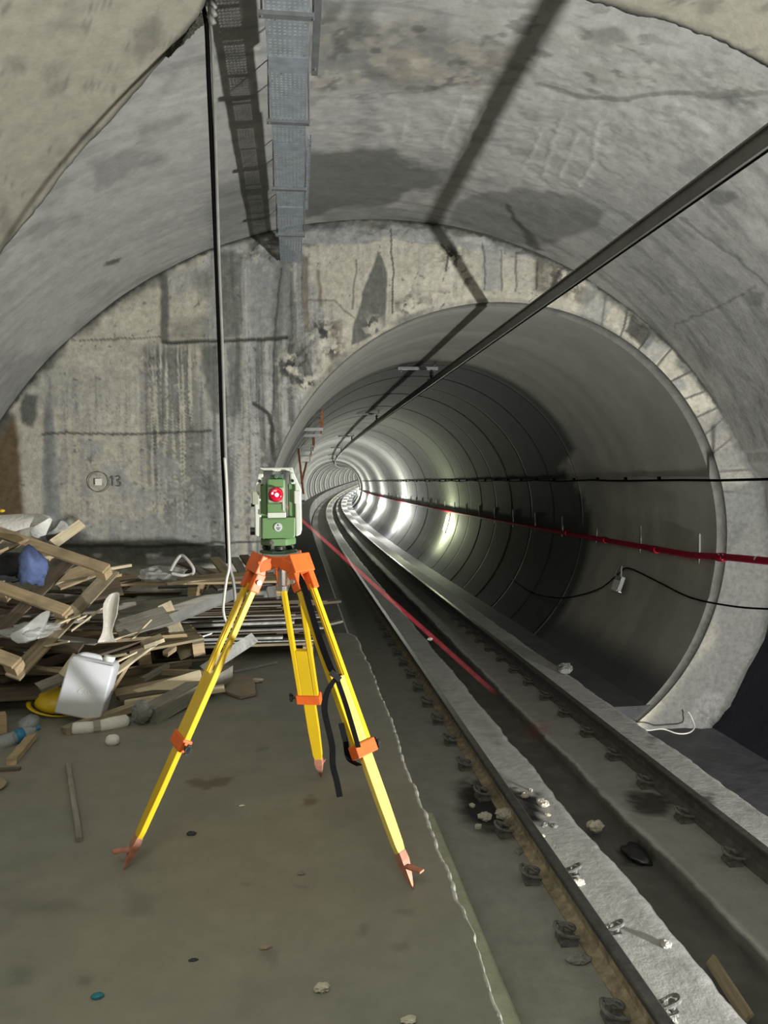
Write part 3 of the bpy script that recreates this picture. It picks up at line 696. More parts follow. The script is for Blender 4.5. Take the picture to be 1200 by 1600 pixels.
# ---- track slab, kerb, drain, walkway ----------------------------------------------------
def build_track():
    prof = [(.66, -1.25), (.66, -1.056), (.7, -1.05), (1.3, -1.05), (1.55, -1.05), (1.8, -1.05), (2.0, -1.05), (2.13, -1.05), (2.15, -1.06), (2.155, -1.19), (2.25, -1.20), (2.45, -1.20), (2.53, -1.19), (2.535, -1.065), (2.56, -1.05),
            (2.75, -1.05), (2.95, -1.05), (3.15, -1.05), (3.35, -1.05), (3.5, -1.05), (3.65, -1.05), (3.665, -1.06), (3.67, -1.6)]
    # densify
    pr = []
    for a, b in zip(prof[:-1], prof[1:]):
        k = max(1, int(math.dist(a, b)/.045))
        for i in range(k): pr.append((a[0]+(b[0]-a[0])*i/k, a[1]+(b[1]-a[1])*i/k))
    pr.append(prof[-1]); pr = np.array(pr)
    ys = np.r_[np.linspace(-4, 2.4, 30), np.arange(2.42, 13, .03), np.arange(13, 40, .25), np.arange(40, YEND, 1.0)]
    n = len(pr)
    X = np.repeat(pr[:, 0][:, None], len(ys), 1); Z = np.repeat(pr[:, 1][:, None], len(ys), 1); Y = np.repeat(ys[None], n, 0)
    P0 = np.stack([X, Y, Z], -1).reshape(-1, 3)
    low = fbm(P0*np.array([2, .9, 2]), 5); mid = fbm(P0*5, 15); fine = fbm(P0*18, 25)
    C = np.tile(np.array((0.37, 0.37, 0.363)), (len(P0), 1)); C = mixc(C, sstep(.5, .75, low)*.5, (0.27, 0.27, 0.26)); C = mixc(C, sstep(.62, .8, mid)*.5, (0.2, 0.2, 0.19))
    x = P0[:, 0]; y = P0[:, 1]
    C = mixc(C, (x < 1.62)*.8, (0.23, 0.23, 0.20)); C = mixc(C, ((x > 2.56) & (x < 3.1))*.8, (0.25, 0.247, 0.235)); C = mixc(C, ((x > 2.14) & (x < 2.545))*1., (0.10, 0.10, 0.095))  # concrete tinted darker left of each rail and in the drain, imitating shade
    C = mixc(C, ((x > 2.14) & (x < 2.545))*sstep(.5, .7, mid)*.4, (0.16, 0.16, 0.15))
    Q = projn(P0); Q[y < 1.5] = -9999; q = Q+np.c_[mid-.5, fine-.5]*30
    OIL = (0.022, 0.022, 0.022)
    for poly, a, s in [([(715, 1225), (775, 1215), (812, 1250), (812, 1300), (760, 1305), (725, 1280)], 1., 14), ([(800, 1232), (842, 1242), (844, 1280), (815, 1290)], 1., 5), ([(975, 1240), (1030, 1235), (1060, 1255), (1040, 1275), (990, 1268)], .9, 9),
                       ([(965, 1330), (1000, 1320), (1025, 1335), (1015, 1352), (980, 1350)], .9, 6), ([(1055, 1240), (1110, 1240), (1110, 1262), (1075, 1256)], .85, 6), ([(1010, 1150), (1030, 1156), (1015, 1164)], .6, 4), ([(975, 1150), (990, 1155), (980, 1160)], .5, 4)]:
        C = mixc(C, polymask(q, poly, s)*a, OIL)
    C = mixc(C, polymask(q, [(820, 1140), (850, 1130), (858, 1146), (835, 1156)], 5)*.5, (0.25, 0.08, 0.07))  # the laser's faint red spot, painted into the slab colour
    P = P0.copy(); edge = np.isin(np.round(P0[:, 0], 3), [2.13, 2.15, 2.155, 2.53, 2.535, 2.56, 3.65, 3.665, 3.67])
    P[:, 0] += edge*(fbm(np.c_[y*1.5, y*0, y*0], 77)-.5)*.06+edge*(fbm(np.c_[y*8, y*0, y*0], 79)-.5)*.03
    P[:, 2] += (mid-.5)*.008+(fine-.5)*.004*(P0[:, 2] > -1.1)
    P[:, 0] += pdxn(y); P[:, 2] += pdzn(y)
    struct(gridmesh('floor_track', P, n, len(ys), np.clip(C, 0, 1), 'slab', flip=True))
    bm = bmesh.new(); sweep_bm(bm, [(.55, -1.5), (.55, -.98), (1.02, -.98), (1.034, -.99), (1.034, -1.5)], list(np.arange(-4, 5.8, .4)), curve=False)
    struct(bobj('trim_3', bm, 'bench'))
    # lower ground right of the track and in the tunnel invert
    bm = bmesh.new()
    vs = [bm.verts.new(v) for v in ((3.4, -5, -1.58), (6.6, -5, -1.58), (6.6, YM+.05, -1.58), (3.4, YM+.05, -1.58))]; bm.faces.new(vs)
    struct(bobj('floor_right', bm, mat('damp_dark_ground', (0.06, 0.062, 0.07), 0.7, var=0.35, scale=3, bump=0.5, bscale=8)))
    bm = bmesh.new(); sweep_bm(bm, [(.3, -1.3), (4.5, -1.3), (4.5, -1.6), (.3, -1.6)], path_ys(YM+.1, YEND, 1.0))
    struct(bobj('floor_invert', bm, mat('dark_invert', (0.045, 0.046, 0.05), 0.8, var=0.4, scale=3, bump=0.4)))
    bm = bmesh.new(); sweep_bm(bm, [(-.6, -.13), (.57, -.12), (.60, -.15), (.61, -1.3), (-.6, -1.3)], path_ys(PEND+.02, YEND, .7))
    struct(bobj('floor_walkway', bm, 'walk'))
build_track()

# ------------------------------------------------------------------ rails
def rail_profile(x):
    h = [(-.075, 0), (-.075, .012), (-.03, .026), (-.010, .045), (-.009, .12), (-.034, .135), (-.036, .165), (-.028, .172), (.028, .172), (.036, .165), (.034, .135), (.009, .12), (.010, .045), (.03, .026), (.075, .012), (.075, 0)]
    return [(x+a, -1.052+b) for a, b in h]
RAILX = (1.655, 3.10)
for x, lab in ((RAILX[0], 'rusty running rail nearer the platform edge, brown web lit at its near end'), (RAILX[1], 'dark running rail farther from the platform, beside the right-hand slab')):
    r = empty('rail', (0, 0, 0)); tag(r, lab, 'rail', 'running rails of the track')
    pr = rail_profile(x)
    bm = bmesh.new(); sweep_bm(bm, pr[:5]+pr[11:], path_ys(-3, YEND, .6)); bobj('web_and_foot', bm, 'rail' if x < 2 else 'raildark', r)
    bm = bmesh.new(); sweep_bm(bm, pr[4:12], path_ys(-3, YEND, .6)); bobj('rail_head', bm, 'railhead', r)

# spring clips that hold the rails
def clip_meshes():
    bm = bmesh.new(); box(bm, (.01, 0, .010), (.10, .12, .022)); box(bm, (-.03, 0, .035), (.035, .05, .035))
    plate = bpy.data.meshes.new('clip_plate'); bm.to_mesh(plate); bm.free(); plate.materials.append(M['clip'])
    bm = bmesh.new()
    P = [(.07, -.05, .05), (.0, -.055, .06), (-.05, -.05, .085), (-.062, -.015, .105), (-.045, .02, .105), (.0, .02, .085), (.05, .012, .06), (.07, .04, .055), (.045, .062, .06), (-.02, .06, .07)]
    tube(bm, spline(P, 5), .011, 7)
    spring = bpy.data.meshes.new('spring_clip'); bm.to_mesh(spring); bm.free(); spring.materials.append(M['clip'])
    bm = bmesh.new(); cyl(bm, (-.02, 0, .06), (-.02, 0, .10), .018, 6)
    bolt = bpy.data.meshes.new('clip_bolt'); bm.to_mesh(bolt); bm.free(); bolt.materials.append(M['clip'])
    return plate, spring, bolt
_pl, _sp, _bo = clip_meshes()
clip_y = [2.72+.645*k for k in range(18)]
for x, side, lab, grp in ((RAILX[0], -1, 'steel spring clip bolted along the platform side of the nearer rail', 'clips on the platform side of the nearer rail'),
                          (RAILX[0], 1, 'steel spring clip half hidden behind the nearer rail, on its slab side', 'clips on the slab side of the nearer rail'),
                          (RAILX[1], -1, 'dark steel spring clip bolted along the drain side of the farther rail', 'clips on the drain side of the farther rail')):
    for k, y in enumerate(clip_y):
        if side == 1 and k not in (1, 2, 3): continue
        c = empty('rail_clip', (x+side*(.15), y+(.03 if x > 2 else 0)+(.02 if side == 1 else 0), -1.05 if side == -1 else -1.085), 0 if side == -1 else PI); tag(c, lab, 'clip', grp)
        c.rotation_euler.z += (random.random()-.5)*.25
        link('base_plate', _pl, None, c); link('spring', _sp, None, c)
        if k < 9: link('bolt', _bo, None, c)

# ------------------------------------------------------------------ overhead conductor rail
CX, CZ = 2.52, 1.62+1.78
def conductor():
    r = empty('conductor_rail', (0, 0, 0)); tag(r, 'long grey overhead conductor rail hung above the track, running into the tunnel', 'rail')
    ys = path_ys(1.2, YEND, .6)
    bm = bmesh.new()
    sweep_bm(bm, [(CX-.045, CZ+.055), (CX+.045, CZ+.055), (CX+.045, CZ+.043), (CX+.022, CZ+.040), (CX+.016, CZ-.035), (CX+.024, CZ-.05), (CX+.008, CZ-.056), (CX-.008, CZ-.056), (CX-.024, CZ-.05), (CX-.016, CZ-.035), (CX-.022, CZ+.040), (CX-.045, CZ+.043)], ys)
    bobj('profile', bm, 'alu', r)
    bm = bmesh.new(); sweep_bm(bm, [(CX+.006*math.cos(a), CZ-.060+.007*math.sin(a)) for a in np.linspace(0, 2*PI, 8, endpoint=False)], ys)
    bobj('contact_wire', bm, 'black', r)
    # hangers
    def hanger(y, lab, grp=None):
        h = empty('conductor_hanger', (CX+pdx(y), y, CZ+pdz(y))); tag(h, lab, 'hanger', grp)
        top = math.sqrt(max(.01, (RT-.03)**2-.3**2))+CT[1]-CZ
        bm = bmesh.new(); bar(bm, (-.62, 0, .26), (.12, 0, .26), .05, .05); bobj('cross_bar', bm, 'galvdark', h)
        for dx_ in (-.56, .06):
            tz = CT[1]+math.sqrt((RT-.03)**2-(CX+dx_-CT[0])**2)-CZ
            bm = bmesh.new(); cyl(bm, (dx_, 0, .2), (dx_, 0, tz+.03), .012, 8); bobj('drop_rod', bm, 'galvdark', h)
        bm = bmesh.new(); tube(bm, [(0, 0, .24), (0, 0, .20), (0, 0, .19), (0, 0, .15), (0, 0, .14), (0, 0, .10), (0, 0, .06)], [.02, .02, .045, .02, .045, .02, .03], 12); bobj('insulator', bm, 'blackplastic', h)
        bm = bmesh.new(); box(bm, (0, 0, .06), (.13, .12, .02)); bobj('clamp', bm, 'galvdark', h)
    names = ['nearest conductor hanger on the dark ring of the tunnel roof', 'second conductor hanger along the tunnel roof', 'third conductor hanger along the tunnel roof, where the roof turns bright', 'fourth conductor hanger along the tunnel roof']
    for k, y in enumerate((13.4, 22.5, 33.5, 45, 57, 69, 81, 93)):
        if k < 4: hanger(y, names[k], 'hangers of the overhead conductor rail')
        else: hanger(y, 'tiny conductor hanger far along the tunnel roof', 'far hangers of the overhead conductor rail')
conductor()

# ------------------------------------------------------------------ cable tray under the vault
TZ = 1.62+2.54
def roof_z(x):
    return _c[1]+math.sqrt(_R**2-(x-_c[0])**2)
def tray():
    r = empty('cable_tray', (0, 6.2, TZ)); tag(r, 'long perforated galvanised cable tray hung under the vault, ending at the wall', 'cable tray')
    x0, x1, y0, y1 = -.115, .125, 2.9, 8.72
    off = Vector((0, 6.2, TZ))
    bm = bmesh.new()
    nx, ny = 17, 388
    vs = [[bm.verts.new((x0+(x1-x0)*i/nx, y0+(y1-y0)*j/ny-6.2, .0025*math.sin(j*.11))) for j in range(ny+1)] for i in range(nx+1)]
    for i in range(nx):
        for j in range(ny):
            if i % 2 == 1 and j % 2 == 1 and (j % 24) > 2 and 0 < i < nx-1: continue
            bm.faces.new((vs[i][j], vs[i+1][j], vs[i+1][j+1], vs[i][j+1]))
    o = bobj('perforated_floor', bm, 'galv', r); s = o.modifiers.new('solid', 'SOLIDIFY'); s.thickness = .002
    for x in (x0, x1):
        bm = bmesh.new(); box(bm, (x, (y0+y1)/2-6.2, .03), (.0025, y1-y0, .06)); bobj('side_rim', bm, 'galv', r)
    for y in (4.15, 5.35, 6.55, 7.75):
        bm = bmesh.new(); box(bm, (0, y-6.2, -.012), (.30, .042, .022)); cbar = bobj('cross_channel', bm, 'galvdark', r)
        for x in (x0-.018, x1+.022):
            bm = bmesh.new(); cyl(bm, (x, y-6.2, -.03), (x, y-6.2, roof_z(x)-TZ+.03), .006, 8); bobj('threaded_rod', bm, 'galvdark', r)
    for y in (4.62, 5.75, 7.05):
        bm = bmesh.new(); box(bm, ((x0+x1)/2, y-6.2, -.006), (.235, .13, .004)); bobj('splice_plate', bm, 'galv', r)
    # strut channels beside the tray
    t = empty('strut_channel', (.17, 4.4, TZ+.03)); tag(t, 'short dark strut channel beside the tray at the top of the photo', 'strut')
    bm = bmesh.new(); box(bm, (0, 0, 0), (.04, .75, .04)); bobj('channel', bm, 'galvdark', t)
    bm = bmesh.new(); cyl(bm, (0, .3, -.03), (0, .3, .42), .006, 8); bobj('threaded_rod', bm, 'galvdark', t)
    t = empty('strut_channel', (.157, 6.35, TZ+.02)); tag(t, 'slender perforated strut fixed along the right rim of the cable tray', 'strut')
    bm = bmesh.new()
    for k in range(24): box(bm, (0, -.7+k*.061, 0), (.028, .045, .028))
    box(bm, (.012, 0, 0), (.004, 1.46, .03)); bobj('channel', bm, 'galv', t)
tray()

# ------------------------------------------------------------------ right wall of the tunnel: cable, pipe, lamps
def wall_x(z): return CT[0]+math.sqrt((RT-.03)**2-(z-CT[1])**2)
def right_wall():
    r = empty('cable', (0, 0, 0)); tag(r, 'thin black cable running level along the right tunnel wall at eye height', 'cable')
    z = 1.575
    pts = [Vector((5.22, 6.6, 1.58)), Vector((5.24, 7.6, 1.585))]+[Vector((wall_x(z)-.035+pdx(y), y, z+pdz(y)+.015*math.sin(y*2.1)*(.3 if y < 12 else 1))) for y in np.arange(8.7, 110, .8)]
    bm = bmesh.new(); tube(bm, pts, .017, 7); bobj('sheath', bm, 'black', r, smooth=True)
    for y in np.arange(10.2, 40, 1.1):
        bm = bmesh.new(); box(bm, (wall_x(z)-.03+pdx(y), y, z+.03), (.05, .03, .05)); bobj('cable_clip', bm, 'black', r)
    p = empty('fire_pipe', (0, 0, 0)); tag(p, 'red fire main pipe fixed along the right tunnel wall', 'pipe')
    zz = lambda y: .68-.13*min(1, max(0, (y-7.0)/4.0))
    pts = [Vector((5.2, 6.4, .69)), Vector((5.22, 7.5, .68)), Vector((5.26, 8.5, .63))]+[Vector((wall_x(.55)-.07+pdx(y), y, .565-.03*min(1, (y-9)/6)+pdz(y))) for y in np.arange(9.4, 120, 1.2)]
    bm = bmesh.new(); tube(bm, pts, .043, 12); bobj('pipe_run', bm, 'redpipe', p, smooth=True)
    for y in (8.62, 10.4, 12.2, 14):
        xx = 5.27 if y < 9 else wall_x(.55)-.07
        bm = bmesh.new(); cyl(bm, (xx, y-.07, .62 if y < 9 else .55), (xx, y+.07, .61 if y < 9 else .55), .056, 12); bobj('coupling', bm, 'redpipe', p)
    bm = bmesh.new(); cyl(bm, (5.235, 7.82, .668), (5.236, 7.85, .667), .0445, 12); bobj('white_band', bm, 'whitemark', p)
    for s in (-1, 1):                                               # the white chevron painted on the pipe
        bm = bmesh.new()
        for k in (0, 1):
            bar(bm, (5.268-.044*1, 8.45+k*.1, .63), (5.268-.038, 8.53+k*.1, .63+s*.035), .008, .006)
        bobj('flow_arrow', bm, 'whitemark', p)
    for y in np.arange(9.3, 46, 1.7):
        bm = bmesh.new(); x = wall_x(.62)-.02+pdx(y)
        bar(bm, (x+.01, y, .44), (x+.01, y, .86), .025, .03); bobj('pipe_bracket', bm, 'cablegrey', p)
    # unlit lamp
    c0 = at(966, 914, 11.2)
    l = empty('flood_light', c0); tag(l, 'unlit work lamp hanging on the dark right wall of the tunnel', 'lamp', 'work lamps on the tunnel wall')
    bm = bmesh.new(); R = Matrix.Rotation(.35, 3, 'Y'); box(bm, (0, 0, .03), (.07, .24, .24), R); bobj('housing', bm, 'lamphouse', l, bevel=.012)
    bm = bmesh.new(); box(bm, (-.042, 0, .0), (.012, .2, .17), R); bobj('glass', bm, 'deadglass', l)
    bm = bmesh.new(); box(bm, (-.03, 0, -.095), (.05, .25, .018), R); bobj('lower_lip', bm, 'deadglass', l)
    bm = bmesh.new(); tube(bm, spline([(.0, -.1, .14), (.03, -.05, .26), (.05, 0, .3), (.03, .05, .26), (0, .1, .14)], 4), .012, 6); bobj('bracket', bm, 'cablegrey', l)
    w = empty('cable', (0, 0, 0)); tag(w, 'thin dark cable sagging along the right tunnel wall to the unlit lamp', 'cable')
    P = [(1215, 952, 7.4), (1150, 948, 8.2), (1080, 934, 9.1), (1030, 910, 9.9), (983, 888, 10.8), (968, 895, 11.0), (940, 918, 11.6), (905, 930, 12.3), (870, 934, 13.1), (830, 925, 14.0), (800, 905, 15.2)]
    def onw(px, py, y):
        r_ = ray(px, py)
        best = y
        for _ in range(30):
            z_ = r_.z*best+EYE
            X = (wall_x(max(-1.9, min(3.0, z_))) if best > 8.9 else 5.3)-.03; best = X/r_.x
        return Vector((X, best, r_.z*best+EYE))
    bm = bmesh.new(); tube(bm, spline([onw(*p) for p in P], 5), .012, 6); bobj('sheath', bm, 'black', w, smooth=True)
    # lit lamps every 12 m
    labs = ['nearest lit work lamp low on the right tunnel wall, yellowish glow', 'second lit work lamp along the right tunnel wall, white glow', 'third lit work lamp along the right tunnel wall', 'fourth lit work lamp along the right tunnel wall']
    for k, y in enumerate(np.arange(25.2, YEND-8, 12.0)):
        z = .12; a = math.asin((z-CT[1])/(RT-.03))
        base = Vector((wall_x(z)+pdx(y), y, z+pdz(y)))
        n = Vector((-math.cos(a), 0, -math.sin(a))).normalized()
        l = empty('flood_light', base+n*.10)
        tag(l, labs[k] if k < 4 else 'tiny lit work lamp far along the curving tunnel', 'lamp', 'work lamps on the tunnel wall' if k < 4 else 'far work lamps in the tunnel')
        Rm = Matrix.Rotation(-a, 3, 'Y')
        bm = bmesh.new(); box(bm, (0, 0, 0), (.05, .10, .62), Rm); bobj('housing', bm, 'lamphouse', l)
        bm = bmesh.new(); box(bm, n*.032, (.012, .085, .56), Rm); bobj('lamp_tube', bm, 'lampgreen' if k == 0 else 'lampon', l)
        e = lamp('lamp_light', 'POINT', (0, 0, 0), 170 if k == 0 else (800 if k < 4 else 1100), (0.90, 1.0, 0.66) if k == 0 else (1.0, 1.0, 0.92), shadow_soft_size=.07)
        e.parent = l; e.location = n*.26+Vector((0, -.12, -.12))
right_wall()

# brackets and rusty poles high on the tunnel's left side
def left_brackets():
    zb = 2.62
    for k, (px0, px1, py) in enumerate([(468, 505, 671), (468, 503, 680.5), (456, 492, 697.5), (457, 490, 703.5), (460, 487, 712), (461, 485, 722)]):
        y = (zb-EYE)/ray((px0+px1)/2, py).z
        a = at(px0, py, y); b = at(px1, py, y); a.z = b.z = zb
        x_wall = CT[0]-math.sqrt((RT-.03)**2-(zb-CT[1])**2)
        o = empty('wall_bracket', ((a.x+b.x)/2, y, zb))
        tag(o, ['nearest pale bracket bar high on the left side of the tunnel', 'second pale bracket bar high on the left side of the tunnel', 'third pale bracket bar high on the left side of the tunnel', 'fourth pale bracket bar high on the left side of the tunnel', 'fifth pale bracket bar high on the left side of the tunnel', 'farthest pale bracket bar high on the left side of the tunnel'][k], 'bracket', 'bracket bars on the left tunnel side')
        bm = bmesh.new(); bar(bm, (min(x_wall, a.x)-(a.x+b.x)/2-.02, 0, 0), (b.x-(a.x+b.x)/2, 0, 0), .05, .06); bobj('arm', bm, 'bracket', o)
        bm = bmesh.new(); bar(bm, (b.x-(a.x+b.x)/2-.02, 0, 0), (b.x-(a.x+b.x)/2-.02, 0, .45), .04, .04); bobj('hanger', bm, 'rust', o)
    for k, (p, q_, y) in enumerate([((466, 700), (474, 772), 19.0), ((479, 722), (471, 756), 21.0)]):
        o = empty('rusty_pole', at(*q_, y)); tag(o, ['rusty steel pole hanging upright behind the survey instrument', 'rusty steel pole leaning against the upright one'][k], 'pole')
        bm = bmesh.new(); cyl(bm, at(*p, y)-at(*q_, y), (0, 0, 0), .028, 10); bobj('tube', bm, 'rust', o, smooth=True)
left_brackets()

# ------------------------------------------------------------------ hanging cables at the joint
def hanging():
    y = 4.62
    k = empty('hanging_cable', at(336, 90, y)); o0 = at(336, 90, y)
    tag(k, 'black and pale cables hanging from the vault joint down to the scrap pile', 'cable')
    A = [(318, 12), (323, 45), (326, 120), (331, 230), (338, 400), (344, 560), (348, 700), (353, 800), (357, 880), (353, 905), (350, 935), (349, 955), (354, 972), (365, 980)]
    bm = bmesh.new(); tube(bm, spline([at(a, b, y)-o0 for a, b in A[:9]], 6), .014, 8); bobj('black_sheath', bm, 'black', k, smooth=True)
    B = [(327, 10), (329, 40), (331, 60), (333.5, 130), (337, 230), (342, 400), (348, 560), (352, 700), (356, 800), (359, 880), (364, 905), (367, 930), (368, 962)]
    bm = bmesh.new(); tube(bm, spline([at(a, b, y-.012)-o0 for a, b in B], 6), [.011]*500, 8) if False else tube(bm, spline([at(a, b, y-.012)-o0 for a, b in B], 6), .010, 8); bobj('grey_sheath', bm, 'cablegrey', k, smooth=True)
    Cc = [(351, 715), (354, 760), (356, 820), (358, 882), (354, 905), (350, 935), (349, 955), (354, 972), (366, 982)]
    bm = bmesh.new(); tube(bm, spline([at(a, b, y-.03)-o0 for a, b in Cc], 6), .009, 8); bobj('pale_end', bm, 'cablewhite', k, smooth=True)
    # the crumbling lump they hang from
    l = empty('broken_edge_lump', at(318, 25, y+.05)); o1 = at(318, 25, y+.05)
    tag(l, 'dark crumbling lump of torn concrete at the vault joint, cables hanging from it', 'rubble')
    bm = bmesh.new()
    path = [at(a, b, yy)-o1 for a, b, yy in [(262, 88, 4.86), (275, 70, 4.8), (290, 48, 4.78), (303, 28, 4.74), (316, 14, 4.72), (330, 4, 4.72), (345, -16, 4.72)]]
    tube(bm, spline(path, 6), [.006, .008, .01, .012, .016, .02, .022, .026, .03, .03, .034, .04, .04, .045, .045, .05, .05, .055, .06, .06, .06, .055, .055, .06, .065, .065, .065, .06, .06, .06, .06, .06, .06, .06, .06, .06, .06], 14)
    for v in bm.verts:
        n = fbm(np.array([[v.co.x*16, v.co.y*16, v.co.z*16]]), 3)[0]-.5
        v.co += v.co.normalized()*n*.03+Vector((random.random()-.5, random.random()-.5, random.random()-.5))*.012
    bobj('torn_concrete', bm, 'crust', l)
    bm = bmesh.new()
    for (a, b) in ((333, 8), (333, 20), (331, 32)):
        c = at(a, b, 4.55)-o1
        cyl(bm, c+Vector((-.012, -.01, .022)), c+Vector((.012, 0, -.022)), .018, 10)
    bobj('cable_gland', bm, 'cablegrey', l, smooth=True)
hanging()

# ------------------------------------------------------------------ survey mark on the wall
def survey_mark():
    c = at(154, 753, YM-.03)
    s = empty('survey_target', c); tag(s, 'small white square survey target in a drawn circle on the beige wall', 'survey mark')
    bm = bmesh.new(); box(bm, (0, 0, 0), (.075, .004, .075)); bobj('white_square', bm, mat('target_white', (.75, .75, .72), .6, var=.03), s)
    bm = bmesh.new(); tube(bm, [(.115*math.cos(a), .004, .115*math.sin(a)) for a in np.linspace(0, 2*PI, 33)], .004, 5); bobj('drawn_circle', bm, 'ink', s)
    for nm, P in (('digit_one', [(.135, .004, .035), (.158, .004, .065), (.158, .004, -.05)]), ('digit_three', [(.195, .004, .055), (.235, .004, .065), (.24, .004, .03), (.21, .004, .012), (.245, .004, -.01), (.24, .004, -.045), (.195, .004, -.05)])):
        bm = bmesh.new(); tube(bm, P if nm == 'digit_one' else spline(P, 4), .005, 5); bobj(nm, bm, 'ink', s)
survey_mark()

# ------------------------------------------------------------------ tripod and total station
TC = Vector((-.062, 3.31, 0)); HZ = 1.298
FEET = [Vector((-.740, 3.148, 0)), Vector((.440, 2.832, 0)), Vector((.118, 3.999, 0))]
def tripod():
    t = empty('tripod', TC); tag(t, 'yellow wooden survey tripod with orange head standing on the platform', 'tripod')
    # head plate
    bm = bmesh.new(); 
    hexo = [(.088*math.cos(a), .088*math.sin(a)) for a in np.linspace(0, 2*PI, 24, endpoint=False)]
    A = [bm.verts.new((x, y, HZ)) for x, y in hexo]; B = [bm.verts.new((x*.97, y*.97, HZ-.05)) for x, y in hexo]
    bm.faces.new(A); bm.faces.new(B[::-1])
    for k in range(24): bm.faces.new((A[k], B[k], B[(k+1) % 24], A[(k+1) % 24]))
    head = bobj('head_plate', bm, 'orange', t, bevel=.004)
    bm = bmesh.new(); cyl(bm, (0, 0, HZ), (0, 0, HZ+.008), .086, 32); bobj('top_disc', bm, 'emblem', t)
    bm = bmesh.new(); cyl(bm, (0, 0, HZ-.14), (0, 0, HZ-.05), .02, 12); cyl(bm, (0, 0, HZ-.16), (0, 0, HZ-.14), .03, 12); bobj('centring_screw', bm, 'chrome', t)
    for i, f in enumerate(FEET):
        rel = f-TC; dirh = Vector((rel.x, rel.y, 0)).normalized(); w = Vector((-dirh.y, dirh.x, 0))
        top = dirh*.105+Vector((0, 0, HZ-.055)); bot = rel.copy()
        d = (bot-top).normalized()
        if i == 0: w = Matrix.Rotation(math.radians(-13), 3, d) @ w; w = (w-d*w.dot(d)).normalized()
        n = d.cross(w).normalized(); L = (bot-top).length
        R = Matrix((d, w, n)).transposed()
        # hinge casting
        leg = empty('leg', (0, 0, 0)); leg.parent = t
        bm = bmesh.new()
        box(bm, top+d*.0+Vector((0, 0, .018)), (.085, .125, .05), R); box(bm, top+d*.06+w*.045, (.085, .034, .044), R); box(bm, top+d*.06-w*.045, (.085, .034, .044), R)
        bar(bm, dirh*.05+Vector((0, 0, HZ-.03)), dirh*.115+Vector((0, 0, HZ-.045)), .13, .05)
        bobj('hinge', bm, 'orange', leg, bevel=.005)
        bm = bmesh.new()
        for s in (-1, 1): cyl(bm, top+d*.055+w*.062*s, top+d*.055+w*.072*s, .011, 10)
        bobj('hinge_bolt', bm, 'chrome', leg)
        cl = .585                                   # where the clamp sits along the leg
        for s in (-1, 1):
            bm = bmesh.new(); wa = w*.044*s
            a = top+d*.07+wa; b = top+d*(L*cl+.02)+w*.040*s
            box(bm, (a+b)/2, ((b-a).length, .023, .026), R)
            box(bm, (a+b)/2-w*.0125*s, ((b-a).length*.98, .006, .012), R)
            bobj('side_rail', bm, 'yellow', leg, bevel=.004)
        bm = bmesh.new(); a = top+d*L*.36; b = top+d*(L-.125)
        # sliding lower leg, tapered at the toe
        e = [(.0, .031), (.70, .031), (.93, .026), (1.0, .017)]
        rows = []
        for tt, hw in e:
            c = a+(b-a)*tt
            rows.append([bm.verts.new(c+w*x+n*y) for x, y in ((-hw, -.012), (hw, -.012), (hw, .012), (-hw, .012))])
        for A_, B_ in zip(rows[:-1], rows[1:]):
            for k in range(4): bm.faces.new((A_[k], A_[(k+1) % 4], B_[(k+1) % 4], B_[k]))
        bm.faces.new(rows[0][::-1]); bm.faces.new(rows[-1])
        bobj('sliding_leg', bm, 'yellowpale' if i == 1 else 'yellow', leg, bevel=.003)
        bm = bmesh.new(); box(bm, top+d*L*cl, (.055, .128, .046), R); c = bobj('clamp', bm, 'orange', leg, bevel=.005)
        side = 1 if i != 2 else (1 if w.x < 0 else -1)
        if i == 1: side = 1 if w.x > 0 else -1
        bm = bmesh.new(); kc = top+d*L*cl; cyl(bm, kc+w*.06*side, kc+w*.092*side, .007, 8); cyl(bm, kc+w*.085*side, kc+w*.1*side, .015, 10); box(bm, kc+w*.094*side, (.045, .012, .016), R)
        bobj('clamp_knob', bm, 'blackplastic', leg)
        # metal shoe with a step
        bm = bmesh.new(); rows = []
        for tt, hw, hn in ((-.15, .021, .014), (-.115, .023, .017), (-.08, .017, .015), (-.04, .010, .009), (.0, .002, .002)):
            c = top+d*(L+tt)
            rows.append([bm.verts.new(c+w*x+n*y) for x, y in ((-hw, -hn), (hw, -hn), (hw, hn), (-hw, hn))])
        for A_, B_ in zip(rows[:-1], rows[1:]):
            for k in range(4): bm.faces.new((A_[k], A_[(k+1) % 4], B_[(k+1) % 4], B_[k]))
        bm.faces.new(rows[0][::-1]); bm.faces.new(rows[-1])
        sh = bobj('metal_shoe', bm, 'shoe', leg, bevel=.003)
        bm = bmesh.new(); c = top+d*(L-.095); box(bm, c+dirh*.045, (.075, .03, .008), Matrix((dirh, w, Vector((0, 0, 1)))).transposed()); bobj('foot_step', bm, 'shoe', leg)
    # carrying strap
    S = lambda px, py, y: at(px, py, y)-TC
    bm = bmesh.new()
    P = spline([S(462, 893, 3.20), (S(474, 915, 3.16)), S(486, 955, 3.12), S(500, 1000, 3.07), S(513, 1035, 3.02), S(522, 1055, 2.99)], 5)
    ribbon(bm, P, Vector((.012, .004, .004)), .004); bobj('carry_strap', bm, 'black', t)
    bm = bmesh.new()
    P = spline([S(530, 1053, 2.97), S(520, 1066, 2.955), S(510, 1085, 2.955), S(507, 1108, 2.96), S(511, 1130, 2.96), S(519, 1165, 2.955), S(520, 1195, 2.96), S(526, 1220, 2.96), S(531, 1245, 2.955)], 6)
    ribbon(bm, P, Vector((.012, .003, .0)), .004); bobj('strap_tail', bm, 'black', t)
    bm = bmesh.new()
    P = spline([S(527, 1062, 2.96), S(540, 1100, 2.95), S(552, 1140, 2.93), S(560, 1168, 2.92)], 6)
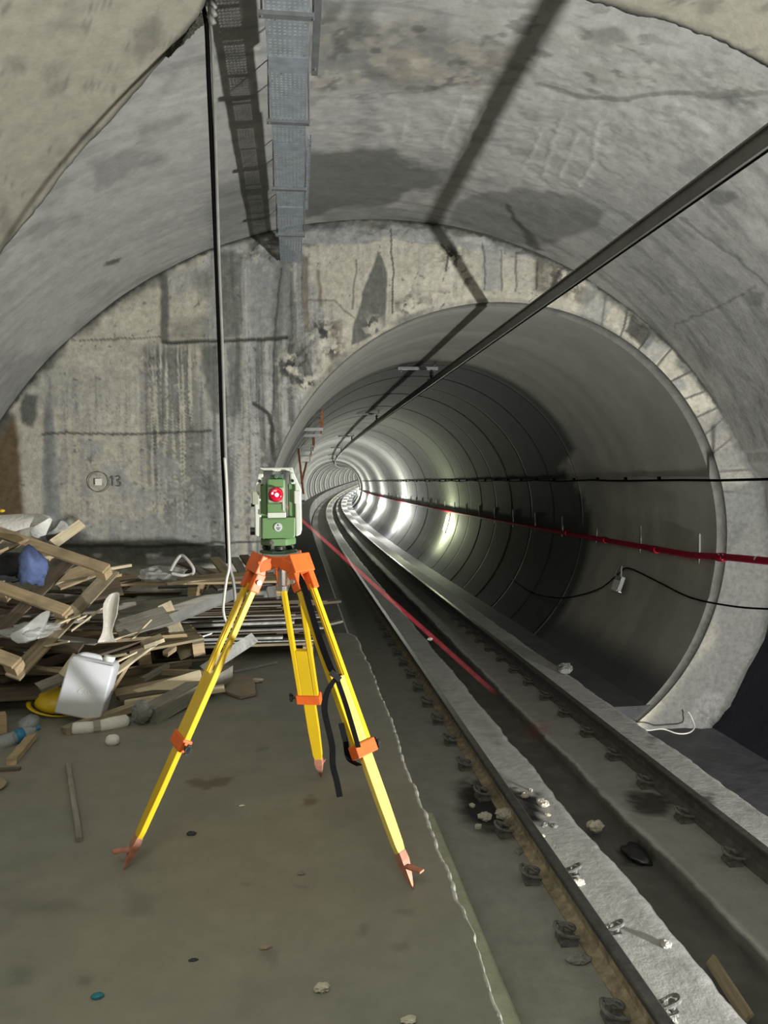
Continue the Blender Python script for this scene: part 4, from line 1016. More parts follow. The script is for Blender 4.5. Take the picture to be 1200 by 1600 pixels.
    ribbon(bm, P, Vector((.010, .003, .0)), .004); bobj('strap_along_leg', bm, 'black', t)
    bm = bmesh.new()
    P = spline([S(533, 1130, 2.99), S(540, 1160, 2.98), S(545, 1185, 2.97), S(562, 1196, 2.93)], 6)
    ribbon(bm, P, Vector((.011, .004, .0)), .004); bobj('strap_loop', bm, 'black', t)
    bm = bmesh.new(); box(bm, S(524, 1056, 2.955), (.05, .012, .022), Matrix.Rotation(.7, 3, 'Y')); bobj('strap_buckle', bm, 'blackplastic', t)
    return t
tripod()

def total_station():
    u = .00286                                        # one measured unit in metres
    rot = .06
    t = empty('total_station', (TC.x-.013, TC.y, HZ+.008), rot); t.scale = (1.02, 1.0, 1.05)
    tag(t, 'green and pale grey surveying total station with a glowing red lens, on the yellow tripod', 'total station')
    I = Matrix.Identity(3)
    def Rb(o): return o
    # everything is laid out facing -y (towards the photographer)
    bm = bmesh.new(); tri = [(.083*math.cos(a), .083*math.sin(a)) for a in np.radians([-110, -70, 10, 50, 130, 170])]
    for z0, z1 in ((.0, .012),):
        A = [bm.verts.new((x, y, z0)) for x, y in tri]; B = [bm.verts.new((x, y, z1)) for x, y in tri]
        bm.faces.new(A[::-1]); bm.faces.new(B)
        for k in range(6): bm.faces.new((A[k], A[(k+1) % 6], B[(k+1) % 6], B[k]))
    bobj('base_plate', bm, 'tsgreendark', t, bevel=.003)
    for a in (-90, 30, 150):
        c = Vector((.058*math.cos(math.radians(a)), .058*math.sin(math.radians(a)), 0))
        bm = bmesh.new(); tube(bm, [c+Vector((0, 0, .012)), c+Vector((0, 0, .016)), c+Vector((0, 0, .03)), c+Vector((0, 0, .034))], [.012, .019, .019, .012], 16); bobj('foot_screw', bm, 'blackplastic', t)
    bm = bmesh.new(); tri2 = [(.078*math.cos(a), .078*math.sin(a)) for a in np.radians([-115, -65, 5, 55, 125, 175])]
    A = [bm.verts.new((x, y, .034)) for x, y in tri2]; B = [bm.verts.new((x, y, .064)) for x, y in tri2]
    bm.faces.new(A[::-1]); bm.faces.new(B)
    for k in range(6): bm.faces.new((A[k], A[(k+1) % 6], B[(k+1) % 6], B[k]))
    bobj('tribrach', bm, 'tsgreen', t, bevel=.006)
    bm = bmesh.new(); cyl(bm, (-.03, -.078, .05), (-.03, -.07, .05), .009, 12); bobj('level_bubble', bm, 'chrome', t)
    # alidade base with keypad-side panel
    bm = bmesh.new(); prism(bm, [(-.070, .064), (.066, .064), (.070, .076), (.072, .152), (-.070, .152), (-.072, .076)], .115, I, (0, -.062, 0)); bobj('lower_body', bm, 'tsgreen', t, bevel=.005)
    bm = bmesh.new(); cyl(bm, (-.002, -.066, .112), (-.002, -.060, .112), .0175, 24); em = bobj('emblem', bm, 'emblem', t)
    bm = bmesh.new(); tube(bm, [(-.002, -.0665, .124), (-.002, -.0665, .118)], .0028, 6); box(bm, (-.002, -.0665, .109), (.016, .001, .003)); box(bm, (-.002, -.0665, .103), (.010, .001, .003)); bobj('emblem_mark', bm, 'blackplastic', em)
    # yokes
    yo_l = [(-.100, .078), (-.072, .070), (-.072, .29), (-.062, .29), (-.060, .335), (-.082, .335), (-.100, .27)]
    yo_r = [(.072, .070), (.094, .078), (.100, .10), (.100, .27), (.086, .30), (.070, .338), (.052, .338), (.054, .29), (.072, .29)]
    bm = bmesh.new(); prism(bm, yo_l, .105, I, (0, -.052, 0)); bobj('left_yoke', bm, 'tsgrey', t, bevel=.006)
    bm = bmesh.new(); prism(bm, yo_r, .105, I, (0, -.052, 0)); bobj('right_yoke', bm, 'tsgrey', t, bevel=.006)
    bm = bmesh.new(); box(bm, (-.095, -.045, .235), (.030, .02, .055)); bobj('left_cover', bm, 'tsface', t, bevel=.004)
    bm = bmesh.new(); box(bm, (.082, -.050, .235), (.028, .012, .055)); bobj('right_cover', bm, 'tsgrey', t, bevel=.004)
    for nm, xx in (('left_cheek', -.061), ('right_cheek', .059)):
        bm = bmesh.new(); box(bm, (xx, -.01, .222), (.026, .06, .14)); bobj(nm, bm, 'tsgreen', t, bevel=.003)
    # handle
    bm = bmesh.new(); box(bm, (-.006, -.005, .352), (.142, .035, .016)); 
    bobj('handle_grip', bm, 'tsgrey', t, bevel=.006)
    bm = bmesh.new(); prism(bm, [(-.080, .330), (-.058, .330), (-.062, .36), (-.074, .36)], .035, I, (0, -.0225, 0)); prism(bm, [(.050, .330), (.074, .330), (.066, .36), (.052, .36)], .035, I, (0, -.0225, 0)); bobj('handle_posts', bm, 'tsgrey', t, bevel=.003)
    for xx in (-.076, .062):
        bm = bmesh.new(); cyl(bm, (xx, -.056, .304), (xx, -.05, .304), .007, 12); bobj('handle_screw', bm, 'blackplastic', t)
    # telescope
    tel = empty('telescope', (-.008, -.012, .235)); tel.parent = t
    bm = bmesh.new(); box(bm, (0, 0, .0), (.078, .12, .155)); bobj('telescope_body', bm, 'tsgreen', tel, bevel=.008)
    bm = bmesh.new(); box(bm, (-.002, -.062, .012), (.068, .012, .062)); bobj('objective_face', bm, 'tsface', tel, bevel=.004)
    bm = bmesh.new(); tube(bm, [(-.002, -.068, .013), (-.002, -.078, .013), (-.002, -.078, .013)], [.031, .031, .027], 32); bobj('objective_ring', bm, mat('dark_red_ring', (.20, .004, .012), .3, var=.1), tel, smooth=True)
    bm = bmesh.new(); bmesh.ops.create_uvsphere(bm, u_segments=24, v_segments=12, radius=.027)
    for v in bm.verts: v.co = Vector((v.co.x-.002, v.co.y*.35-.077, v.co.z+.013))
    bobj('objective_lens', bm, 'lens', tel, smooth=True)
    bm = bmesh.new(); bmesh.ops.create_uvsphere(bm, u_segments=16, v_segments=8, radius=.0085)
    for v in bm.verts: v.co = Vector((v.co.x+.001, v.co.y*.4-.0865, v.co.z+.012))
    bobj('laser_core', bm, 'laserdot', tel, smooth=True)
    bm = bmesh.new(); bmesh.ops.create_uvsphere(bm, u_segments=12, v_segments=8, radius=.005)
    for v in bm.verts: v.co = Vector((v.co.x-.016, v.co.y*.4-.084, v.co.z+.018))
    bobj('lens_glint', bm, 'laserdot', tel, smooth=True)
    bm = bmesh.new(); box(bm, (-.004, -.061, -.045), (.070, .006, .04)); bobj('lower_face', bm, 'tsgreen', tel, bevel=.003)
    bm = bmesh.new(); box(bm, (.029, -.064, -.035), (.006, .006, .036)); bobj('bright_edge', bm, 'emblem', tel)
    bm = bmesh.new(); box(bm, (.0, -.063, -.072), (.078, .012, .022)); bobj('name_plate', bm, 'tsgrey', tel, bevel=.003)
    bm = bmesh.new(); box(bm, (.006, 0, .086), (.052, .09, .02)); cyl(bm, (.0, -.06, .086), (.0, .05, .086), .008, 12); bobj('sight', bm, 'tsgreendark', tel, bevel=.002)
    # knobs
    bm = bmesh.new(); cyl(bm, (.100, -.01, .206), (.116, -.01, .206), .016, 16); bobj('tangent_knob', bm, 'blackplastic', t)
    bm = bmesh.new(); cyl(bm, (-.120, -.015, .095), (-.098, -.015, .095), .016, 16); bobj('drive_knob', bm, 'blackplastic', t)
    bm = bmesh.new(); cyl(bm, (-.114, -.015, .205), (-.098, -.015, .205), .007, 10); bobj('clamp_lever', bm, 'blackplastic', t)
    return t
total_station()

def laser():
    a = Vector((-.064, 3.195, 1.557)); a = at(434, 779, 3.19); b = onz(778, 1087, -1.06)
    m, t, bs = _nt('laser_in_dust'); N = t.nodes; L = t.links; N.remove(bs)
    em = N.new('ShaderNodeEmission'); em.inputs['Color'].default_value = (1.0, .10, .13, 1)
    tr = N.new('ShaderNodeBsdfTransparent'); ad = N.new('ShaderNodeAddShader')
    tc = N.new('ShaderNodeTexCoord'); sx = N.new('ShaderNodeSeparateXYZ'); L.new(tc.outputs['Generated'], sx.inputs[0])
    at2 = N.new('ShaderNodeAttribute'); at2.attribute_name = 'along'
    nz = N.new('ShaderNodeTexNoise'); nz.inputs['Scale'].default_value = 5; L.new(tc.outputs['Object'], nz.inputs['Vector'])
    lw = N.new('ShaderNodeLayerWeight'); lw.inputs['Blend'].default_value = .35
    inv = N.new('ShaderNodeMath'); inv.operation = 'SUBTRACT'; inv.inputs[0].default_value = 1.0; L.new(lw.outputs['Facing'], inv.inputs[1])
    m1 = N.new('ShaderNodeMath'); m1.operation = 'MULTIPLY'; L.new(inv.outputs[0], m1.inputs[0]); L.new(at2.outputs['Fac'], m1.inputs[1])
    m2 = N.new('ShaderNodeMath'); m2.operation = 'MULTIPLY'; L.new(m1.outputs[0], m2.inputs[0]); L.new(nz.outputs['Fac'], m2.inputs[1])
    L.new(m2.outputs[0], em.inputs['Strength']); L.new(em.outputs[0], ad.inputs[0]); L.new(tr.outputs[0], ad.inputs[1]); L.new(ad.outputs[0], N['Material Output'].inputs['Surface'])
    bm = bmesh.new(); n = 24
    tube(bm, [(b-a)*k/n for k in range(n+1)], [.005+.026*(k/n)**.8 for k in range(n+1)], 16, cap=False)
    me = bpy.data.meshes.new('laser_beam'); bm.to_mesh(me); bm.free()
    o = link('laser_beam', me, m, None, True); o.location = a
    A = me.attributes.new('along', 'FLOAT', 'POINT')
    d = b-a
    for i, v in enumerate(me.vertices):
        s = v.co.dot(d)/d.dot(d); A.data[i].value = (.95-.6*s)*min(1, max(0, (1-s)/.12))*.6
    tag(o, 'thin red laser beam slanting from the total station lens down to the track', 'laser beam')
laser()

# ------------------------------------------------------------------ scrap timber and rubbish
BOXES = []
def reg(c, ax, half): BOXES.append((np.array(c, float), np.array(ax, float), np.array(half, float)))
def hits(c, ax, half):
    g = np.array([(x, y, z) for x in np.linspace(-1, 1, 13) for y in (-1, 0, 1) for z in (-1, 1)])
    def inside(P, B, pad=.003):
        q = (P-B[0])@B[1].T
        return int(np.all(np.abs(q) < B[2]+pad, axis=1).sum())
    me = (np.array(c, float), np.array(ax, float), np.array(half, float))
    pts_ = me[0]+(g*me[2])@me[1]; n = 0
    for B in BOXES:
        if np.linalg.norm(B[0]-me[0]) > np.linalg.norm(B[2])+np.linalg.norm(me[2]): continue
        n += inside(pts_, B)+inside(B[0]+(g*B[2])@B[1], me)
    return n
def try_board(gen, tries=70):
    best = None
    for _ in range(tries):
        c, d, w, th, tw = gen(); dd, s, n = frame(d)
        R = Matrix((dd, s, n)).transposed()@Matrix.Rotation(tw, 3, 'X'); ax = np.array(R.transposed())
        k = hits(c, ax, (d.length, w/2, th/2))
        if best is None or k < best[0]: best = (k, c, d, w, th, tw)
        if k == 0: break
    return best[1:]
def board(a, b, w, th, m, label, cat='board', name='board', group=None, twist=0.0, jag=.0, bend=0.0, taper=1.0, up=(0, 0, 1), kind=None):
    """a plank between two points, its own x axis along the grain"""
    a = Vector(a); b = Vector(b); d, s, n = frame(b-a, up)
    R = Matrix((d, s, n)).transposed()@Matrix.Rotation(twist, 3, 'X')
    L = (b-a).length; bm = bmesh.new(); rows = []; K = 8
    for k in range(K+1):
        t = k/K-.5; ww = w*(1+(taper-1)*(k/K)); zb = bend*(1-4*t*t)
        j = (random.random()-.5)*jag*2
        rows.append([bm.verts.new((t*L+((random.random()-.5)*jag*3 if k in (0, K) else 0), y*ww/2+j*.3, z*th/2+zb)) for y, z in ((-1, -1), (1, -1), (1, 1), (-1, 1))])
    for A, B in zip(rows[:-1], rows[1:]):
        for k in range(4): bm.faces.new((A[k], A[(k+1) % 4], B[(k+1) % 4], B[k]))
    bm.faces.new(rows[0][::-1]); bm.faces.new(rows[-1])
    o = bobj(name, bm, m); o.location = (a+b)/2; o.rotation_euler = R.to_euler(); reg((a+b)/2, np.array(R.transposed()), (L/2, w/2, th/2))
    if label: tag(o, label, cat, group, kind)
    return o
def child_board(par, a, b, w, th, m, name, twist=0.0, up=(0, 0, 1)):
    o = board(a, b, w, th, m, None, name=name, twist=twist, up=up); o.parent = par; o.location = o.location-par.location
    return o
def lump(name, c, s, m, label, cat, group=None, seed=0, rough=.35, rz=0.0, flat=True):
    bm = bmesh.new(); bmesh.ops.create_icosphere(bm, subdivisions=3, radius=1)
    P = np.array([v.co[:] for v in bm.verts]); n = fbm(P*1.5+seed*3.7, seed)-.5; n2 = fbm(P*4+seed, seed+5)-.5
    for i, v in enumerate(bm.verts):
        k = 1+n[i]*rough*2.4+n2[i]*rough
        v.co = Vector((v.co.x*k*s[0]/2, v.co.y*k*s[1]/2, v.co.z*k*s[2]/2))
    o = bobj(name, bm, m, smooth=not flat); o.location = c; o.rotation_euler.z = rz
    if label: tag(o, label, cat, group)
    return o

# ---- the pallet that leans on the heap -----------------------------------------------
def leaning_pallet():
    P1 = at(166, 889, 6.0); P2 = at(104, 955, 5.65); P3 = at(26, 1036, 5.3)
    A = at(12, 832, 6.35)-at(172, 886, 6.0); A = A.normalized()*1.15
    B = (P3-P1).normalized(); up = B.cross(A).normalized(); up = up if up.z > 0 else -up
    p = empty('pallet', P2); tag(p, 'broken wooden pallet tipped on the left heap, open side up', 'pallet')
    A0 = A.normalized()
    for k, Pk in enumerate((P1, P2, P3)):
        child_board(p, Pk, Pk+A, .095, .022, 'woodtan', 'bearer_board', up=up)
        for j, f in enumerate((0.03, .5, .97)):
            c = Pk+A*f-up*.05
            o = child_board(p, c-A0*(.05 if k else .045), c+A0*.05, .085, .078, 'woodtan', 'block', up=up)
    for j, f in enumerate((.015, .34, .66, .95)):
        c = A*f-up*.10
        child_board(p, P1+c-B*.08, P3+c+B*.06, .10 if j else .12, .018, 'wood' if j != 1 else 'wooddark', 'deck_board', up=up)
leaning_pallet()

# ---- white trims, sacks and cloth on top of the heap ---------------------------------------
def sheet(name, rows, m, label, cat, th=.004, group=None, sub=2, jit=0.0):
    """rows of points -> curved sheet with thickness"""
    bm = bmesh.new(); V = [[bm.verts.new(p+Vector((random.random()-.5, random.random()-.5, random.random()-.5))*jit*2) for p in r] for r in rows]
    for A, B in zip(V[:-1], V[1:]):
        for k in range(len(A)-1): bm.faces.new((A[k], A[k+1], B[k+1], B[k]))
    o = bobj(name, bm, m, smooth=True)
    s = o.modifiers.new('solid', 'SOLIDIFY'); s.thickness = th
    d = o.modifiers.new('sub', 'SUBSURF'); d.levels = sub; d.render_levels = sub
    tag(o, label, cat, group); return o
y = 6.7
sheet('plastic_trim', [[at(-30, 806, y), at(-30, 820, y-.1), at(-30, 846, y-.12)], [at(20, 804, y), at(18, 815, y-.12), at(12, 836, y-.14)], [at(55, 802, y), at(52, 809, y-.12), at(50, 822, y-.14)], [at(82, 806, y), at(80, 812, y-.1), at(79, 820, y-.12)]], 'foam', 'long white curved plastic trim on top of the left heap', 'trim', .01)
sheet('plastic_trim', [[at(44, 826, y-.15), at(50, 842, y-.05)], [at(58, 818, y-.2), at(66, 842, y-.1)], [at(70, 812, y-.2), at(80, 830, y-.1)], [at(78, 806, y-.15), at(84, 814, y-.05)]], 'foam', 'white spoon-shaped flap hanging under the white curved trim', 'trim', .01)
sheet('crumpled_sheet', [[at(68, 834, y-.1), at(74, 850, y)], [at(82, 828, y-.18), at(90, 844, y-.05)], [at(91, 820, y-.2), at(102, 834, y-.05)], [at(94, 808, y-.15), at(112, 822, y-.05)]], 'steelstrip', 'crumpled pale metal sheet between the white trim and a propped board', 'sheet', .004)
board(at(83, 850, 6.5), at(128, 818, 6.75), .085, .022, 'woodpale', 'pale board propped up behind the leaning pallet', twist=.9)
lump('sack', at(8, 886, 6.2), (.42, .4, .24), 'darkcloth', 'dark sack lying under the leaning pallet', 'sack', seed=4, rough=.25, flat=False)
lump('cloth_bundle', at(54, 888, 5.9), (.19, .16, .25), 'bluecloth', 'crumpled blue cloth bundle inside the leaning pallet', 'cloth', seed=9, rough=.8, flat=False)
lump('cap_lump', at(3, 798, 6.6), (.05, .05, .03), 'hatyellow', 'small yellow cap resting on the white curved trim', 'cap', seed=2, rough=.1, flat=False)
board(at(66, 868, 6.2), at(84, 864, 6.2), .09, .03, 'woodpale', 'short pale wood offcut under the pallet bearer', twist=.6)
board(at(84, 912, 6.3), at(150, 888, 6.6), .18, .02, 'woodtan', 'tan broken board showing through the leaning pallet', twist=.5)
board(at(83, 913, 6.15), at(138, 902, 6.2), .05, .02, 'woodpale', 'splintered pale lath inside the leaning pallet', jag=.01, taper=.4)
sheet('plastic_strip', [[at(172, 928, 5.65), at(180, 926, 5.7), at(188, 924, 5.68)], [at(156, 942, 5.6), at(170, 944, 5.7), at(188, 946, 5.62)], [at(160, 962, 5.6), at(170, 962, 5.68), at(184, 962, 5.6)], [at(164, 982, 5.6), at(168, 982, 5.62), at(174, 982, 5.6)], [at(156, 998, 5.56), at(166, 998, 5.6), at(180, 998, 5.6)], [at(148, 1008, 5.54), at(166, 1003, 5.6), at(190, 1006, 5.58)]], 'whitefilm', 'twisted milky plastic strip dangling over the middle of the heap', 'plastic strip', .003, sub=1, jit=.012)

# ---- heap of boards below (individual planks) ------------------------------------------------
rng = random.Random(21)
def rnd(a, b): return a+(b-a)*rng.random()
splint = 'thin splintered lath poking out of the heap left of the jerrycan'
for (a, b, y0, y1, w) in [((70, 1010), (108, 1002), 5.5, 5.6, .025), ((112, 985), (160, 950), 5.6, 5.75, .02), ((88, 975), (125, 960), 5.6, 5.7, .05), ((120, 968), (135, 962), 5.6, 5.65, .03), ((175, 1000), (215, 988), 5.75, 5.8, .04), ((180, 1035), (215, 1018), 5.5, 5.6, .03)]:
    board(at(*a, y0), at(*b, y1), w, .012, 'woodpale', splint, group='pale laths in the left heap', jag=.008, taper=.6)
# ---- pallet on the floor in the heap, front edge dark
def flat_pallet(name, o, rz, label, mm='woodtan', n=6, W=1.2, D=.85, tilt=0.0):
    p = empty(name, o, rz); p.rotation_euler.y = tilt; tag(p, label, 'pallet')
    reg(Vector(o)+Vector((0, 0, .075)), np.array((Matrix.Rotation(rz, 3, 'Z')@Matrix.Rotation(tilt, 3, 'Y')).transposed()), (W/2, D/2, .075))
    for j in range(n):
        bm = bmesh.new(); box(bm, (0, -D/2+.05+j*(D-.1)/(n-1), .135), (W, .095, .02)); bobj('deck_board', bm, mm, p)
    for x in (-W/2+.05, 0, W/2-.05):
        bm = bmesh.new(); box(bm, (x, 0, .116), (.095, D, .018)); bobj('bearer_board', bm, 'wooddark', p)
        bm = bmesh.new(); box(bm, (x, 0, .010), (.095, D, .02)); bobj('bottom_board', bm, mm, p)
        for y in (-D/2+.06, 0, D/2-.06):
            bm = bmesh.new(); box(bm, (x, y, .0635), (.095, .10, .087)); bobj('block', bm, 'woodtan', p)
    return p
flat_pallet('pallet', (-2.25, 5.75, .0), .08, 'dark wooden pallet on the floor under the left heap, behind the jerrycan', 'wooddark')
flat_pallet('pallet', (-1.30, 6.35, .16), .30, 'wooden pallet propped in the heap between the jerrycan and the cream board', 'wood', W=.95, D=.7, tilt=-.10)
flat_pallet('pallet', (-.62, 7.15, .0), -.02, 'wooden pallet on the floor carrying the stack of metal strips', 'wood', W=1.55, D=.75)
flat_pallet('pallet', (-.95, 7.40, .545), -.04, 'wooden pallet laid on top of the metal strips, its front edge pale', 'woodtan', W=1.75, D=.7)

# ---- stack of metal strips
sl = 'long dull metal strip in the stack beside the tripod'
rng2 = random.Random(5)
for j in range(9):
    for i in range(4):
        z = .158+j*.041+.006*i; y = 6.80+i*.17+rng2.uniform(-.03, .03)
        if j == 8 and i > 1: continue
        x0 = -1.42+rng2.uniform(-.08, .35); x1 = .18+rng2.uniform(-.32, .12)
        a = Vector((x0, y+rng2.uniform(-.04, .04), z+rng2.uniform(-.008, .008))); b = Vector((x1, y+rng2.uniform(-.05, .05), z+rng2.uniform(-.008, .016)))
        o = board(a, b, rng2.choice([.05, .07, .09]), rng2.choice([.010, .014, .022]), rng2.choice(['steelstrip', 'greysteel', 'steelstrip', 'woodgrey', 'wooddark']) if i == 0 else 'wooddark', sl, 'metal strip', 'metal_strip', 'metal strips stacked on the floor pallet', bend=rng2.uniform(-.004, .006))  # rear rows take dark board material, imitating shaded gaps
board(at(186, 953, 6.62), at(347, 937, 6.75), .012+.10, .025, 'woodgrey', 'wide grey board lying along the front of the heap, left of the metal strips', twist=1.25)
board(at(228, 984, 6.25), at(368, 927, 6.55), .085, .035, 'greysteel', 'grey metal channel slanting across the cream board', 'metal channel', 'metal_channel', twist=.9)
board(at(257, 943, 6.42), at(293, 1027, 6.28), .115, .02, 'woodpale', 'cream board leaning upright against the heap, under the grey channel', up=(0, -1, .2))
board(at(318, 1048, 5.95), at(398, 996, 6.35), .095, .012, 'steelstrip', 'ribbed metal plank leaning beside the tripod leg', 'metal plank', 'metal_plank', twist=.9)
board(at(252, 1050, 5.9), at(330, 1052, 5.6), .045, .04, 'wood', 'brown round pole end lying across the foot of the heap', 'pole', 'pole')
board(at(222, 1062, 5.75), at(262, 1040, 5.95), .05, .03, 'woodgrey', 'short grey batten under the propped pallet')
board(at(195, 1100, 5.35), at(350, 1075, 5.55), .05, .045, 'woodpale', 'long pale batten at the foot of the heap, passing behind the tripod leg', jag=.004)
board(at(210, 1088, 5.55), at(314, 1056, 5.6), .095, .02, 'woodpale', 'split pale board with a long pointed end above the long batten', twist=.8, taper=1.0, jag=.006)
board(at(180, 1085, 5.55), at(300, 1060, 5.75), .09, .03, 'wood', 'brown weathered board tucked behind the split pale board', twist=.4)
board(at(185, 1092, 5.4), at(330, 1068, 5.7), .10, .02, 'wooddark', 'dark flat board between the split board and the long batten')
board(at(100, 1142, 4.95), at(222, 1100, 5.35), .07, .045, 'wood', 'brown batten running under the jerrycan to the grey beam', jag=.004)
board(at(232, 1118, 5.1), at(352, 1050, 5.9), .14, .11, 'woodgrey', 'thick grey timber beam lying on the floor, rounded near end', jag=.012)
lump('concrete_chunk', at(228, 1112, 5.06)+Vector((-.03, 0, 0)), (.13, .11, .16), 'greyrock', 'grey lump beside the near end of the thick grey beam', 'lump', seed=3, rough=.2)
board(onz(214, 1128), onz(240, 1118)+Vector((0, 0, .03)), .05, .012, 'woodgrey', 'twisted grey rag of cardboard in front of the grey beam', 'scrap', 'cardboard_scrap', jag=.01)
board(at(150, 1115, 5.3), at(200, 1035, 5.6), .04, .03, 'woodtan', 'tan batten standing behind the jerrycan')
board(onz(365, 1052)+Vector((0, 0, .01)), onz(433, 1037)+Vector((0, 0, .012)), .02, .016, 'greysteel', 'thin metal rod lying on the floor in front of the strip stack', 'rod', 'rod')
# boards behind, against the wall
for k, (a, b, y0, y1, w, m_, lab) in enumerate([
    ((335, 872), (362, 905), 8.2, 7.7, .11, 'wood', 'first brown board sloping down from the wall behind the stack, left of the hanging cable'),
    ((366, 872), (384, 903), 8.3, 7.7, .09, 'woodgrey', 'grey board sloping down from the wall, right of the hanging cable'),
    ((381, 868), (402, 898), 8.35, 7.8, .10, 'wooddark', 'dark board sloping down from the wall, nearest the tripod head'),
    ((285, 880), (350, 905), 8.0, 7.6, .12, 'wooddark', 'dark wide board lying behind the white hooked pipe'),
    ((305, 885), (345, 922), 7.9, 7.3, .07, 'woodgrey', 'grey batten lying on top of the upper pallet'),
    ((260, 912), (398, 902), 7.05, 7.3, .10, 'woodpale', 'pale board along the top of the upper pallet'),
    ((232, 900), (300, 893), 7.6, 7.9, .14, 'wooddark', 'dark board behind the clear plastic bag'),
    ((150, 892), (204, 883), 7.0, 7.2, .06, 'woodpale', 'pale splintered board pointing right, behind the leaning pallet end'),
    ((150, 905), (190, 898), 7.0, 7.1, .05, 'woodtan', 'tan lath just below the pale splintered board'),
    ((160, 915), (215, 906), 7.0, 7.3, .10, 'wooddark', 'dark pipe-like timber behind the leaning pallet end'),
    ((405, 915), (470, 908), 7.7, 7.9, .10, 'woodgrey', 'grey board on the stack seen between the tripod legs'),
    ((470, 985), (534, 970), 8.4, 8.5, .10, 'woodgrey', 'pale plank lying across the far end of the platform'),
]):
    z0 = at(*a, y0); z1 = at(*b, y1)
    board(z0, z1, w, .024, m_, lab, jag=.004)
# clear bag and hooked pipe
lump('plastic_bag', at(252, 898, 7.2), (.42, .3, .16), 'film', 'clear crumpled plastic bag on the upper pallet', 'bag', seed=12, rough=.5)
k_ = empty('hooked_pipe', at(285, 890, 7.1)); o0 = at(285, 890, 7.1); tag(k_, 'bent pale plastic pipe looping up beside the clear bag', 'pipe')
bm = bmesh.new(); tube(bm, spline([at(a, b, yy)-o0 for a, b, yy in [(266, 893, 7.05), (274, 878, 7.1), (283, 868, 7.15), (292, 874, 7.1), (302, 888, 7.05), (300, 897, 7.05), (285, 899, 7.0), (268, 896, 7.0)]], 6), .016, 8); bobj('bent_tube', bm, 'cablewhite', k_, smooth=True)

lump('plastic_sheet', at(48, 985, 5.55), (.34, .22, .10), 'film', 'crumpled clear plastic sheet caught under the leaning pallet', 'plastic sheet', seed=31, rough=.6)
sheet('plastic_sheet', [[at(60, 955, 5.5), at(82, 948, 5.6)], [at(45, 968, 5.45), at(72, 975, 5.5)], [at(30, 985, 5.4), at(62, 1000, 5.45)], [at(8, 990, 5.4), at(20, 1008, 5.4)]], 'film', 'dull translucent film draped over the lower left boards', 'plastic sheet', .003, sub=1, jit=.02)
for k, (a, b, y0, y1, w, th_, m_, lab, tw) in enumerate([
    ((60, 1075), (118, 1052), 5.25, 5.4, .10, .03, 'woodgrey', 'grey plank with a pale end just left of the jerrycan top', .3),
    ((100, 1056), (122, 1026), 5.3, 5.35, .08, .03, 'woodpale', 'pale block end wedged behind the jerrycan shoulder', .6),
    ((168, 1060), (245, 1002), 5.45, 5.75, .05, .02, 'woodpale', 'pale lath slanting up right of the jerrycan', .3),
    ((222, 1008), (255, 996), 5.62, 5.68, .10, .03, 'woodpale', 'two-part cream block on the middle pallet, front face', .2),
    ((236, 968), (205, 1000), 5.9, 5.8, .035, .012, 'woodpale', 'cream splinter sticking up left of the cream board', .2),
    ((330, 990), (300, 1000), 6.4, 6.3, .03, .012, 'steelstrip', 'short bright strip end in front of the metal stack', .2),
    ((258, 1022), (272, 1012), 6.0, 6.1, .05, .04, 'woodtan', 'tan wood stub at the foot of the cream board', .2),
    ((240, 1008), (200, 1020), 5.7, 5.6, .08, .02, 'wooddark', 'dark board under the cream block on the middle pallet', .2),
    ((36, 848), (-20, 872), 6.25, 5.75, .12, .02, 'woodtan', 'wide tan board rising over the dark sack at the left edge', .5),
    ((130, 930), (190, 918), 6.4, 6.5, .16, .03, 'wooddark', 'dark brown plank behind the milky strip', .6),
    ((180, 985), (262, 960), 6.0, 6.2, .22, .012, 'woodgrey', 'broad grey sheet of board behind the cream splinter', .5)]):
    board(at(*a, y0), at(*b, y1), w, th_, m_, lab, twist=tw, jag=.005)
# ---- jerrycan ---------------------------------------------------------------------------
def jerrycan():
    base = onz(137, 1128); t = empty('jerrycan', base)
    W, D, Hh = .30, .22, .37
    bm = bmesh.new(); bmesh.ops.create_cube(bm, size=1)
    for v in bm.verts: v.co = Vector((v.co.x*W, v.co.y*D, (v.co.z+.5)*Hh))
    for f in bm.faces:
        if f.normal.z > .9:
            topf = f
    r = bmesh.ops.inset_region(bm, faces=[topf], thickness=.035)
    for v in topf.verts: v.co.z += .02
    o = bobj('body', bm, 'whiteplastic', t, smooth=True)
    b = o.modifiers.new('bevel', 'BEVEL'); b.width = .04; b.segments = 4; b.limit_method = 'ANGLE'; b.angle_limit = .5
    bm = bmesh.new(); tube(bm, spline([(-.10, 0, .35), (-.095, 0, .385), (-.05, 0, .395), (.02, 0, .392), (.045, 0, .36)], 5), .022, 10); bobj('handle', bm, 'whiteplastic', t, smooth=True)
    bm = bmesh.new(); cyl(bm, (.085, 0, .375), (.085, 0, .40), .034, 20); bobj('neck', bm, 'whiteplastic', t, smooth=False)
    bm = bmesh.new(); cyl(bm, (.085, 0, .395), (.085, 0, .425), .038, 20); bobj('cap', bm, 'foam', t, bevel=.004)
    # raised mark moulded on the front
    bm = bmesh.new()
    for P in ([(-.035, .205), (-.01, .205), (-.03, .18), (-.035, .165), (-.012, .165)], [(.0, .205), (.02, .205), (.002, .18), (.018, .165), (-.002, .165)], [(.045, .205), (.028, .195), (.03, .172), (.05, .168), (.052, .185), (.04, .187)]):
        tube(bm, [(x, -D/2-.001, z) for x, z in P], .003, 5)
    bobj('moulded_mark', bm, 'foam', t)
    t.rotation_euler = (-.10, .27, .0)
    t.location.z = .055; t.location.x -= .045
    tag(t, 'dirty white plastic jerrycan tilted against the heap', 'jerrycan')
jerrycan()
